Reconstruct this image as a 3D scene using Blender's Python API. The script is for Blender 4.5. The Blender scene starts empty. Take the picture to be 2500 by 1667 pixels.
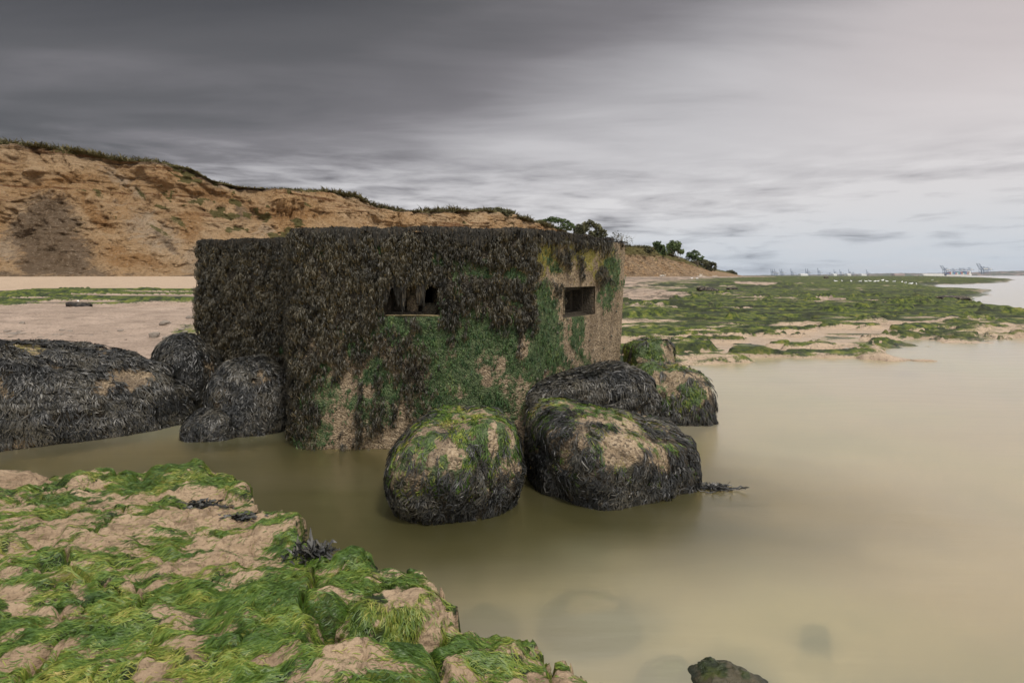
import bpy, math, random
import numpy as np
from mathutils import Vector

# ------------------------------------------------------------------ camera, world, sun, exposure
scene = bpy.context.scene
COL = scene.collection
H = 1.93            # eye height above the water
F = 1400.0          # focal length in photo pixels (2500 wide)
HZ = 673.0          # horizon row in the photo
cam_d = bpy.data.cameras.new("camera")
cam_d.sensor_width = 36.0
cam_d.lens = F / 2500.0 * 36.0
cam_d.shift_y = -(833.5 - HZ) / 2500.0
cam_d.clip_start = 0.05
cam_d.clip_end = 60000.0
cam = bpy.data.objects.new("camera", cam_d)
COL.objects.link(cam)
cam.location = (0, 0, H)
cam.rotation_euler = (math.radians(90), 0, 0)
scene.camera = cam
scene.view_settings.view_transform = 'Standard'
scene.view_settings.look = 'None'
scene.view_settings.gamma = 1.0
scene.view_settings.use_curve_mapping = False
scene.view_settings.exposure = 0.28
scene.render.engine = 'CYCLES'
cy = scene.cycles
cy.use_denoising = True
cy.max_bounces = 6
cy.diffuse_bounces = 3
cy.glossy_bounces = 3
cy.transmission_bounces = 4
cy.transparent_max_bounces = 8
cy.volume_bounces = 0
cy.caustics_reflective = False
cy.caustics_refractive = True
cy.sample_clamp_indirect = 2.0

SUN_EL, SUN_AZ = 56.0, 150.0     # degrees; azimuth clockwise from +Y (behind the camera, a little left)
sun_d = bpy.data.lights.new("sun", 'SUN')
sun_d.energy = 2.5
sun_d.angle = math.radians(12)
sun_d.color = (1.0, 0.93, 0.84)
sun = bpy.data.objects.new("sun", sun_d)
COL.objects.link(sun)
_e, _a = math.radians(SUN_EL), math.radians(SUN_AZ)
_dir = Vector((math.cos(_e) * math.sin(_a), math.cos(_e) * math.cos(_a), math.sin(_e)))
sun.rotation_euler = _dir.to_track_quat('Z', 'Y').to_euler()


class NT:
    """tiny node-tree helper"""
    def __init__(self, tree):
        self.t = tree
        self.n = tree.nodes
        self.l = tree.links
        self.n.clear()

    def new(self, kind, inputs=None, **props):
        nd = self.n.new(kind)
        for k, v in props.items():
            setattr(nd, k, v)
        for k, v in (inputs or {}).items():
            self.set(nd, k, v)
        return nd

    def set(self, nd, key, v):
        sock = nd.inputs[key]
        if isinstance(v, bpy.types.NodeSocket):
            self.l.new(v, sock)
        elif isinstance(v, bpy.types.Node):
            self.l.new(v.outputs[0], sock)
        else:
            if isinstance(v, tuple) and len(v) == 3 and sock.type == 'RGBA':
                v = (*v, 1.0)
            sock.default_value = v

    def math(self, op, a, b=0.0, c=None, clamp=False):
        nd = self.new('ShaderNodeMath', operation=op, use_clamp=clamp)
        self.set(nd, 0, a)
        self.set(nd, 1, b)
        if c is not None:
            self.set(nd, 2, c)
        return nd.outputs[0]

    def mix(self, f, a, b, blend='MIX'):
        nd = self.new('ShaderNodeMix', data_type='RGBA', blend_type=blend)
        self.set(nd, 0, f)
        self.set(nd, 6, a)
        self.set(nd, 7, b)
        return nd.outputs[2]

    def noise(self, vec, scale, detail=4.0, rough=0.55, dist=0.0):
        nd = self.new('ShaderNodeTexNoise', {'Vector': vec, 'Scale': scale, 'Detail': detail, 'Roughness': rough, 'Distortion': dist})
        return nd.outputs[0]

    def ramp(self, f, stops, interp='LINEAR'):
        nd = self.new('ShaderNodeValToRGB')
        nd.color_ramp.interpolation = interp
        el = nd.color_ramp.elements
        while len(el) < len(stops):
            el.new(0.5)
        for e, (p, c) in zip(el, stops):
            e.position = p
            e.color = (*c, 1.0) if len(c) == 3 else c
        self.set(nd, 0, f)
        return nd.outputs[0]

    def remap(self, v, a, b, c=0.0, d=1.0):
        nd = self.new('ShaderNodeMapRange', {'Value': v, 'From Min': a, 'From Max': b, 'To Min': c, 'To Max': d}, interpolation_type='SMOOTHSTEP')
        return nd.outputs[0]

    def attr(self, name):
        nd = self.new('ShaderNodeAttribute', attribute_name=name)
        return nd.outputs['Fac']

    def mapping(self, vec, scale=(1, 1, 1), rot=(0, 0, 0), loc=(0, 0, 0)):
        nd = self.new('ShaderNodeMapping', {'Vector': vec, 'Scale': scale, 'Rotation': rot, 'Location': loc})
        return nd.outputs[0]


world = bpy.data.worlds.new("World")
scene.world = world
world.use_nodes = True
w = NT(world.node_tree)
gen = w.new('ShaderNodeTexCoord').outputs['Generated']
sep = w.new('ShaderNodeSeparateXYZ', {0: gen})
dx, dy, dz = sep.outputs
zz = w.math('MAXIMUM', dz, 0.0)
den = w.math('ADD', zz, 0.10)
cp = w.new('ShaderNodeCombineXYZ', {0: w.math('DIVIDE', dx, den), 1: w.math('DIVIDE', dy, den), 2: 0.0}).outputs[0]
cp1 = w.mapping(cp, scale=(0.42, 1.1, 1.0), rot=(0, 0, math.radians(14)))
n1 = w.noise(cp1, 0.62, 3.5, 0.50, 0.5)
cp2 = w.mapping(cp, scale=(0.35, 1.0, 1.0), rot=(0, 0, math.radians(-6)), loc=(3, 7, 1))
n2 = w.noise(cp2, 2.0, 6.0, 0.58, 0.4)
# low lumpy cloud banks near the horizon: fixed scale in direction space
cp3 = w.mapping(gen, scale=(4.6, 4.6, 30.0))
n3 = w.noise(cp3, 2.0, 6.0, 0.55, 0.25)
t0 = w.math('ADD', 0.82, w.math('MULTIPLY', dx, 0.60))
t0 = w.math('SUBTRACT', t0, w.math('MULTIPLY', zz, 1.95))
t0 = w.math('ADD', t0, w.math('MULTIPLY', w.math('SUBTRACT', n1, 0.5), 1.15))
t0 = w.math('ADD', t0, w.math('MULTIPLY', w.math('SUBTRACT', n2, 0.5), 0.46))
lowm = w.remap(zz, 0.24, 0.06)
t0 = w.math('ADD', t0, w.math('MULTIPLY', w.math('MULTIPLY', w.math('SUBTRACT', n3, 0.5), 2.9), lowm))
t0 = w.math('ADD', w.math('MULTIPLY', t0, 0.7692), 0.2308)     # -0.3..1.0 -> 0..1
cloud = w.ramp(t0, [(0.0, (0.068, 0.066, 0.068)), (0.18, (0.100, 0.096, 0.098)), (0.34, (0.175, 0.165, 0.172)),
                    (0.48, (0.31, 0.298, 0.308)), (0.66, (0.46, 0.445, 0.455)), (1.0, (0.60, 0.585, 0.59))])
# bluish low air near the horizon, warm tint to the upper right
blue = w.mix(w.math('MULTIPLY', w.remap(zz, 0.13, 0.0), w.math('SUBTRACT', 1.25, n3), clamp=True), (1, 1, 1), (0.78, 0.90, 1.01))
cloud = w.mix(1.0, cloud, blue, 'MULTIPLY')
warm = w.mix(w.math('MULTIPLY', w.remap(dx, 0.25, 0.7), w.remap(zz, 0.05, 0.35)), (1, 1, 1), (1.03, 0.95, 0.92))
cloud = w.mix(1.0, cloud, warm, 'MULTIPLY')
# brightness added to the unseen sky overhead and behind the camera, for lighting
over = w.remap(zz, 0.42, 0.80)
behind = w.remap(w.math('MULTIPLY', dy, -1.0), -0.15, 0.5)
thin = w.math('MAXIMUM', over, behind)
cloud = w.mix(thin, cloud, (0.84, 0.83, 0.85))
bg1 = w.new('ShaderNodeBackground', {'Color': cloud, 'Strength': 1.0})
sky = w.new('ShaderNodeTexSky', sky_type='NISHITA', sun_disc=False, sun_elevation=_e, sun_rotation=_a)
bg2 = w.new('ShaderNodeBackground', {'Color': sky.outputs[0], 'Strength': 0.07})
mx = w.new('ShaderNodeMixShader', {0: 0.94, 1: bg2.outputs[0], 2: bg1.outputs[0]})
w.new('ShaderNodeOutputWorld', {'Surface': mx.outputs[0]})

# ------------------------------------------------------------------ numpy noise
def _hash(ix, iy, iz, seed):
    h = (ix.astype(np.int64) * 374761393 + iy.astype(np.int64) * 668265263 + iz.astype(np.int64) * 2147483647 + seed * 974634777) & 0xFFFFFFFF
    h = ((h ^ (h >> 13)) * 1274126177) & 0xFFFFFFFF
    h = (h ^ (h >> 16)) & 0xFFFFFFFF
    h = (h * 2246822519) & 0xFFFFFFFF
    h = h ^ (h >> 15)
    return (h & 0xFFFFFF).astype(np.float64) / 16777215.0 * 2 - 1


def vnoise(x, y, z, seed=0):
    x, y, z = np.broadcast_arrays(np.asarray(x, float), np.asarray(y, float), np.asarray(z, float))
    ix, iy, iz = np.floor(x), np.floor(y), np.floor(z)
    fx, fy, fz = x - ix, y - iy, z - iz
    fx = fx * fx * fx * (fx * (fx * 6 - 15) + 10)
    fy = fy * fy * fy * (fy * (fy * 6 - 15) + 10)
    fz = fz * fz * fz * (fz * (fz * 6 - 15) + 10)
    r = 0
    for a in (0, 1):
        wa = fx if a else 1 - fx
        for b in (0, 1):
            wb = fy if b else 1 - fy
            for c in (0, 1):
                wc = fz if c else 1 - fz
                r = r + wa * wb * wc * _hash(ix + a, iy + b, iz + c, seed)
    return r


def fbm(x, y, z=0.0, oct=4, seed=0, gain=0.5, lac=2.03):
    r, a, s = 0, 1.0, 0
    for i in range(oct):
        f = lac ** i
        r = r + a * vnoise(np.asarray(x) * f + i * 17.3, np.asarray(y) * f + i * 9.1, np.asarray(z) * f + i * 4.7, seed + i)
        s += a
        a *= gain
    return r / s


def ridge(x, y, z=0.0, oct=4, seed=0):
    r, a, s = 0, 1.0, 0
    for i in range(oct):
        f = 2.1 ** i
        r = r + a * (1 - 2 * np.abs(vnoise(np.asarray(x) * f + i * 7.3, np.asarray(y) * f, np.asarray(z) * f, seed + i)))
        s += a
        a *= 0.5
    return r / s


def ss(a, b, x):
    t = np.clip((np.asarray(x, float) - a) / (b - a), 0, 1)
    return t * t * (3 - 2 * t)


def lerp(a, b, t):
    return a + (b - a) * t


def proj(P):
    """world points -> photo pixels, only used to lay out growth patches on real surfaces"""
    Y = np.maximum(P[..., 1], 0.1)
    return 1250 + F * P[..., 0] / Y, HZ + F * (H - P[..., 2]) / Y


def blobs(px, py, lst, a0=0.75, a1=1.25):
    """union of soft ellipses (cx, cy, rx, ry[, angle deg])"""
    m = np.zeros_like(px)
    for b in lst:
        cx, cy_, rx, ry = b[:4]
        an = math.radians(b[4]) if len(b) > 4 else 0.0
        u = (px - cx) * math.cos(an) + (py - cy_) * math.sin(an)
        v = -(px - cx) * math.sin(an) + (py - cy_) * math.cos(an)
        d = np.sqrt((u / rx) ** 2 + (v / ry) ** 2)
        m = np.maximum(m, 1 - ss(a0, a1, d))
    return m


def inpoly(px, py, poly):
    """signed distance to a polygon, positive inside"""
    poly = np.asarray(poly, float)
    n = len(poly)
    inside = np.zeros(px.shape, bool)
    dmin = np.full(px.shape, 1e18)
    for i in range(n):
        ax, ay = poly[i]
        bx, by = poly[(i + 1) % n]
        c = ((ay > py) != (by > py))
        with np.errstate(divide='ignore', invalid='ignore'):
            xi = (bx - ax) * (py - ay) / (by - ay + 1e-12) + ax
        inside ^= c & (px < xi)
        vx, vy = bx - ax, by - ay
        t = np.clip(((px - ax) * vx + (py - ay) * vy) / (vx * vx + vy * vy + 1e-12), 0, 1)
        d = (px - ax - t * vx) ** 2 + (py - ay - t * vy) ** 2
        dmin = np.minimum(dmin, d)
    d = np.sqrt(dmin)
    return np.where(inside, d, -d)


RNG = np.random.default_rng(7)

# ------------------------------------------------------------------ objects
def tag(o, label=None, cat=None, group=None, kind=None):
    if label: o["label"] = label
    if cat: o["category"] = cat
    if group: o["group"] = group
    if kind: o["kind"] = kind
    return o


def empty(name, loc, label, cat, group=None):
    o = bpy.data.objects.new(name, None)
    COL.objects.link(o)
    o.location = loc
    o.empty_display_size = 0.2
    return tag(o, label, cat, group)


def mesh(name, V, Fc, mat, parent=None, attrs=None, smooth=True):
    V = np.ascontiguousarray(V, np.float32).reshape(-1, 3)
    if parent is not None:
        V = V - np.array(parent.location, np.float32)
    me = bpy.data.meshes.new(name)
    Fc = np.ascontiguousarray(Fc, np.int32)
    k = Fc.shape[1]
    me.vertices.add(len(V))
    me.vertices.foreach_set('co', V.ravel())
    me.loops.add(Fc.size)
    me.loops.foreach_set('vertex_index', Fc.ravel())
    me.polygons.add(len(Fc))
    me.polygons.foreach_set('loop_start', np.arange(len(Fc), dtype=np.int32) * k)
    me.polygons.foreach_set('use_smooth', np.full(len(Fc), smooth, bool))
    for an, av in (attrs or {}).items():
        a = me.attributes.new(an, 'FLOAT', 'POINT')
        a.data.foreach_set('value', np.ascontiguousarray(av, np.float32).ravel())
    me.update(calc_edges=True)
    me.validate()
    if mat: me.materials.append(mat)
    o = bpy.data.objects.new(name, me)
    COL.objects.link(o)
    if parent is not None: o.parent = parent
    return o


def grid_faces(nu, nv, wrap=False, keep=None):
    i = np.arange(nu if wrap else nu - 1)
    j = np.arange(nv - 1)
    I, J = np.meshgrid(i, j, indexing='ij')
    I2 = (I + 1) % nu
    f = np.stack([I * nv + J, I2 * nv + J, I2 * nv + J + 1, I * nv + J + 1], -1)
    if keep is not None:
        f = f[keep]
    return f.reshape(-1, 4)


def norm(v):
    return v / np.maximum(np.linalg.norm(v, axis=-1, keepdims=True), 1e-9)


def ribbon_arrays(C, Wd, S):
    """C (N,K,3) centre lines, Wd (N,K) half widths, S (N,K,3) side directions"""
    N, K, _ = C.shape
    V = np.stack([C - S * Wd[..., None], C + S * Wd[..., None]], 2).reshape(-1, 3)
    base = (np.arange(N) * K * 2)[:, None] + (np.arange(K - 1) * 2)[None]
    Fc = np.stack([base, base + 1, base + 3, base + 2], -1).reshape(-1, 4)
    return V, Fc


def ribbons(name, C, Wd, S, mat, parent=None, rnd=None, extra=None):
    N, K, _ = C.shape
    V, Fc = ribbon_arrays(C, Wd, S)
    rnd = RNG.random(N) if rnd is None else rnd
    at = {'rnd': np.repeat(rnd, K * 2), 'tt': np.tile(np.repeat(np.linspace(0, 1, K), 2), N)}
    return mesh(name, V, Fc, mat, parent, at)


def march(P, D, L, K, surf, lift, wob=0.3, grav=0.0):
    """walk K steps over a surface; surf(P)->(P on surface, normal)"""
    C, Ns = [], []
    P, Nn = surf(P)
    D = norm(D)
    for k in range(K):
        C.append(P + Nn * lift[k])
        Ns.append(Nn)
        D = D + RNG.normal(0, wob, D.shape) + np.array([0, 0, -grav])
        D = norm(D - Nn * (D * Nn).sum(-1, keepdims=True))
        Pn = P + D * (L / (K - 1))[:, None]
        P, Nn = surf(Pn)
    return np.stack(C, 1), np.stack(Ns, 1)


def sides(C, Ns, tilt=0.5):
    T = np.gradient(C, axis=1)
    S = norm(np.cross(T, Ns))
    a = RNG.normal(0, tilt, (C.shape[0], 1, 1))
    return norm(S * np.cos(a) + Ns * np.sin(a))


# ------------------------------------------------------------------ materials
def new_mat(name):
    m = bpy.data.materials.new(name)
    m.use_nodes = True
    return m, NT(m.node_tree)


def principled(nt, color, rough=0.8, spec=0.4, bump=None, bstr=0.5, bdist=0.02, **kw):
    ins = {'Base Color': color, 'Roughness': rough, 'Specular IOR Level': spec}
    ins.update(kw)
    if bump is not None:
        b = nt.new('ShaderNodeBump', {'Height': bump, 'Strength': bstr, 'Distance': bdist})
        ins['Normal'] = b.outputs[0]
    p = nt.new('ShaderNodeBsdfPrincipled', ins)
    nt.new('ShaderNodeOutputMaterial', {'Surface': p.outputs[0]})
    return p


def flat_mat(name, col, rough=0.7, spec=0.3, var=0.25, scale=3.0):
    m, nt = new_mat(name)
    g = nt.new('ShaderNodeNewGeometry').outputs['Position']
    n = nt.noise(g, scale, 4)
    c = nt.mix(n, tuple(v * (1 - var) for v in col), tuple(v * (1 + var) for v in col))
    principled(nt, c, rough, spec)
    return m


def weed_mat(name, stops, rough=0.4, spec=0.5, tip=None):
    m, nt = new_mat(name)
    g = nt.new('ShaderNodeNewGeometry').outputs['Position']
    r = nt.attr('rnd')
    n = nt.noise(g, 5.0, 3)
    f = nt.math('ADD', nt.math('MULTIPLY', r, 0.6), nt.math('MULTIPLY', nt.math('SUBTRACT', n, 0.3), 0.8), clamp=True)
    c = nt.ramp(f, stops)
    if tip:
        c = nt.mix(nt.math('MULTIPLY', nt.remap(nt.attr('tt'), 0.55, 0.85), nt.remap(nt.math('ADD', n, nt.math('MULTIPLY', r, 0.5)), 0.55, 0.95)), c, tip)
    principled(nt, c, rough, spec)
    return m


M_WRACK = weed_mat('bladder_wrack', [(0.0, (0.013, 0.013, 0.011)), (0.4, (0.038, 0.034, 0.023)), (0.7, (0.092, 0.079, 0.050)), (1.0, (0.17, 0.145, 0.09))], 0.5, 0.45, (0.22, 0.165, 0.08))
M_WRACK2 = weed_mat('dark_wrack', [(0.0, (0.008, 0.009, 0.009)), (0.40, (0.022, 0.022, 0.020)), (0.75, (0.062, 0.060, 0.050)), (1.0, (0.13, 0.115, 0.075))], 0.45, 0.5, (0.085, 0.075, 0.055))
M_ALGA = weed_mat('green_weed', [(0.0, (0.018, 0.040, 0.006)), (0.28, (0.050, 0.100, 0.012)), (0.50, (0.110, 0.165, 0.020)), (0.70, (0.23, 0.235, 0.04)), (1.0, (0.44, 0.32, 0.14))], 0.48, 0.4)
M_ALGA2 = weed_mat('wall_green_weed', [(0.0, (0.014, 0.030, 0.012)), (0.35, (0.034, 0.075, 0.026)), (0.7, (0.085, 0.145, 0.045)), (0.88, (0.19, 0.22, 0.07)), (1.0, (0.30, 0.24, 0.13))], 0.5, 0.4)
M_RIM = weed_mat('rim_wrack', [(0.0, (0.010, 0.010, 0.009)), (0.5, (0.026, 0.023, 0.017)), (1.0, (0.085, 0.066, 0.04))], 0.65, 0.25)
M_OLIVE = weed_mat('olive_weed', [(0.0, (0.05, 0.045, 0.008)), (0.5, (0.13, 0.12, 0.015)), (1.0, (0.28, 0.25, 0.03))], 0.6, 0.3)
M_SCRUB = weed_mat('scrub_leaf', [(0.0, (0.03, 0.028, 0.012)), (0.5, (0.085, 0.075, 0.03)), (1.0, (0.19, 0.15, 0.07))], 0.8, 0.2)
M_LEAF = weed_mat('tree_leaf', [(0.0, (0.022, 0.038, 0.012)), (0.5, (0.065, 0.100, 0.026)), (1.0, (0.16, 0.19, 0.06))], 0.7, 0.3)
M_LEAF2 = weed_mat('olive_leaf', [(0.0, (0.035, 0.035, 0.018)), (0.5, (0.08, 0.08, 0.035)), (1.0, (0.16, 0.15, 0.07))], 0.7, 0.3)
M_TWIG = flat_mat('twig_bark', (0.16, 0.13, 0.10), 0.9)
M_BARK = flat_mat('pale_bark', (0.26, 0.22, 0.16), 0.9)
M_DRIFT = flat_mat('bleached_wood', (0.55, 0.50, 0.43), 0.9)
M_GULL = flat_mat('gull_white', (0.80, 0.80, 0.80), 0.7, var=0.05)
M_GULLW = flat_mat('gull_wing', (0.42, 0.44, 0.47), 0.7, var=0.05)
M_CRANE = flat_mat('crane_steel', (0.06, 0.10, 0.18), 0.6, var=0.1, scale=0.05)
M_WHITE = flat_mat('white_cladding', (0.75, 0.74, 0.70), 0.7, var=0.06, scale=0.02)
M_TOWN = flat_mat('brick_town', (0.36, 0.27, 0.24), 0.8, var=0.4, scale=0.02)


def barnacle_mat(name, tanA, tanB, underc, bscale=55.0, bstr=0.9):
    """encrusted concrete / rock: attributes g (green), o (olive), k (dark wrack holdfasts, painted shade in openings), wet"""
    m, nt = new_mat(name)
    g = nt.new('ShaderNodeNewGeometry').outputs['Position']
    big = nt.noise(g, 3.2, 5, 0.6)
    mid = nt.noise(g, 22.0, 5, 0.65)
    vor = nt.new('ShaderNodeTexVoronoi', {'Vector': g, 'Scale': bscale, 'Randomness': 1.0})
    vd = vor.outputs['Distance']
    vc = vor.outputs['Color']
    vbw = nt.new('ShaderNodeSeparateXYZ', {0: vc}).outputs[0]
    c = nt.mix(nt.remap(big, 0.32, 0.68), tanA, tanB)
    c = nt.mix(nt.math('MULTIPLY', nt.remap(mid, 0.50, 0.72), 0.75), c, underc)
    c = nt.mix(nt.math('MULTIPLY', nt.remap(vbw, 0.60, 0.95), 0.40), c, (0.48, 0.39, 0.27))
    c = nt.mix(nt.math('MULTIPLY', nt.remap(vbw, 0.30, 0.05), 0.65), c, tuple(v * 0.35 for v in underc))
    fine = nt.noise(g, 60.0, 4, 0.6)
    stain = nt.noise(nt.mapping(g, scale=(4.0, 4.0, 0.9)), 1.0, 6, 0.65)
    c = nt.mix(nt.math('MULTIPLY', nt.remap(stain, 0.46, 0.64), 0.55), c, underc)
    def lay(c, an, ca, cb, k=0.7, lo=0.28, hi=0.78):
        f = nt.math('ADD', nt.attr(an), nt.math('MULTIPLY', nt.math('SUBTRACT', nt.math('ADD', nt.math('MULTIPLY', mid, 0.5), nt.math('MULTIPLY', fine, 0.5)), 0.5), k * 2.6))
        f = nt.remap(f, lo, hi)
        return nt.mix(nt.math('MULTIPLY', f, 0.93), c, nt.mix(nt.remap(fine, 0.35, 0.65), ca, cb))
    c = lay(c, 'o', (0.10, 0.085, 0.012), (0.24, 0.21, 0.03), 0.9, 0.35, 0.75)
    c = lay(c, 'g', (0.022, 0.045, 0.016), (0.085, 0.13, 0.045), 0.8)
    c = lay(c, 'k', (0.014, 0.012, 0.009), (0.055, 0.045, 0.03), 0.7)
    bm = nt.math('ADD', nt.math('MULTIPLY', vd, -0.6), nt.math('MULTIPLY', mid, 0.9))
    bm = nt.math('ADD', bm, nt.math('MULTIPLY', fine, 0.35))
    principled(nt, c, 0.68, 0.35, bm, bstr, 0.02)
    return m


M_WALL = barnacle_mat('barnacled_concrete', (0.30, 0.225, 0.142), (0.20, 0.145, 0.085), (0.085, 0.058, 0.036))
M_BOULD = barnacle_mat('barnacled_rock', (0.32, 0.24, 0.15), (0.18, 0.13, 0.078), (0.07, 0.05, 0.033))


def clay_mat(name, a, b, dark, green=True, bump=0.7, scale=1.0, rough=0.75, sand=None):
    m, nt = new_mat(name)
    g = nt.new('ShaderNodeNewGeometry').outputs['Position']
    big = nt.noise(g, 1.6 * scale, 6, 0.6)
    st = nt.noise(nt.mapping(g, scale=(0.35, 1.0, 3.0)), 9.0 * scale, 6, 0.65)
    fine = nt.noise(g, 45.0 * scale, 5, 0.7)
    c = nt.mix(nt.remap(big, 0.3, 0.7), a, b)
    c = nt.mix(nt.math('MULTIPLY', nt.remap(st, 0.50, 0.68), 0.65), c, dark)
    c = nt.mix(nt.math('MULTIPLY', nt.remap(fine, 0.50, 0.66), 0.70), c, dark)
    c = nt.mix(nt.math('MULTIPLY', nt.remap(fine, 0.42, 0.30), 0.45), c, tuple(min(0.75, v * 1.35) for v in a))
    ro = nt.math('SUBTRACT', rough, nt.math('MULTIPLY', nt.attr('g'), 0.25)) if green else rough
    if sand:
        c = nt.mix(nt.math('MULTIPLY', nt.attr('s'), nt.remap(fine, 0.66, 0.52), clamp=True), c, nt.mix(nt.remap(st, 0.35, 0.7), sand[0], sand[1]))
        ro = nt.math('SUBTRACT', rough, nt.math('MULTIPLY', nt.attr('w'), 0.45))
    if green:
        f = nt.math('ADD', nt.attr('g'), nt.math('MULTIPLY', nt.math('SUBTRACT', fine, 0.5), 0.55))
        f = nt.math('ADD', f, nt.math('MULTIPLY', nt.math('SUBTRACT', st, 0.5), 0.7))
        f = nt.remap(f, 0.40, 0.62)
        gc = nt.ramp(nt.noise(g, 7.0 * scale, 7, 0.7), [(0.40, (0.012, 0.020, 0.005)), (0.48, (0.038, 0.058, 0.008)), (0.56, (0.095, 0.120, 0.012)), (0.64, (0.17, 0.165, 0.032)), (0.72, (0.23, 0.175, 0.09))])
        c = nt.mix(f, c, gc)
    if green:
        c = nt.mix(nt.math('MULTIPLY', nt.attr('k'), 0.97), c, (0.014, 0.017, 0.008))
    bm = nt.math('ADD', nt.math('MULTIPLY', st, 1.0), nt.math('MULTIPLY', fine, 0.5))
    principled(nt, c, ro, 0.35, bm, bump, 0.03 / scale)
    return m


M_LEDGE = clay_mat('ledge_clay', (0.40, 0.295, 0.19), (0.28, 0.195, 0.12), (0.12, 0.08, 0.045), bump=1.0)
M_SHORE = clay_mat('shore_clay', (0.40, 0.305, 0.235), (0.30, 0.225, 0.17), (0.15, 0.11, 0.08), scale=0.45,
                   sand=((0.46, 0.35, 0.245), (0.37, 0.275, 0.19)), bump=1.0)

# ------------------------------------------------------------------ shore terrain (one sheet to the horizon)
YK = np.array([0.5, 7.0, 8.6, 9.6, 11.0, 13.0, 20.0, 27.0, 45.0, 60.0, 90.0, 9000.0])
ZK = np.array([-0.42, -0.40, -0.25, 0.0, 0.14, 0.30, 0.90, 1.20, 1.80, 1.90, 2.10, 2.2])
PB_Y = np.array([11.0, 12.0, 13.0, 15.0, 17.0, 20.0, 23.0, 26.0, 30.0, 37.0, 45.0, 60.0, 80.0, 100.0, 150.0, 250.0, 400.0, 900.0, 3000.0])
PB_X = np.array([1300, 1450, 1900, 2060, 2200, 2330, 2560, 2600, 2500, 2330, 2300, 2330, 2330, 2200, 2340, 2400, 2350, 2300, 2250.0])
COAST = np.array([(-420, -160), (-180, 10), (-110, 34), (-60, 46), (-45, 50), (-20, 60), (-3, 85), (12, 120), (40, 200), (80, 270), (150, 390), (230, 560), (330, 800), (420, 1200)], float)


def coast_dist(X, Y):
    d = np.full(X.shape, 1e9)
    side = np.zeros(X.shape)
    for i in range(len(COAST) - 1):
        a, b = COAST[i], COAST[i + 1]
        v = b - a
        t = np.clip(((X - a[0]) * v[0] + (Y - a[1]) * v[1]) / (v @ v), 0, 1)
        ex, ey = X - a[0] - t * v[0], Y - a[1] - t * v[1]
        dd = np.hypot(ex, ey)
        s = np.sign(ex * v[1] - ey * v[0])       # + seaward (right hand side)
        upd = dd < d
        d = np.where(upd, dd, d)
        side = np.where(upd, s, side)
    return d * np.where(side == 0, 1, side)


# weedy patches of the bed round each sunken rock (x, y, rx, ry, strength)
SUNK = [(0.49, 3.60, 0.46, 0.36, 1.0), (-0.16, 3.52, 0.34, 0.22, 0.95), (1.0, 2.86, 0.40, 0.38, 1.0), (0.79, 2.98, 0.28, 0.26, 1.0), (1.80, 3.48, 0.18, 0.09, 0.7), (2.30, 2.84, 0.60, 0.36, 0.95), (0.08, 3.2, 0.2, 0.16, 0.8), (1.22, 3.10, 0.22, 0.22, 1.0), (2.05, 5.45, 0.30, 0.22, 0.9), (2.9, 3.2, 0.5, 0.3, 0.5), (1.9, 5.6, 0.35, 0.3, 0.6), (2.7, 6.9, 0.5, 0.2, 0.5), (1.3, 2.45, 0.4, 0.2, 0.6)]


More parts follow.
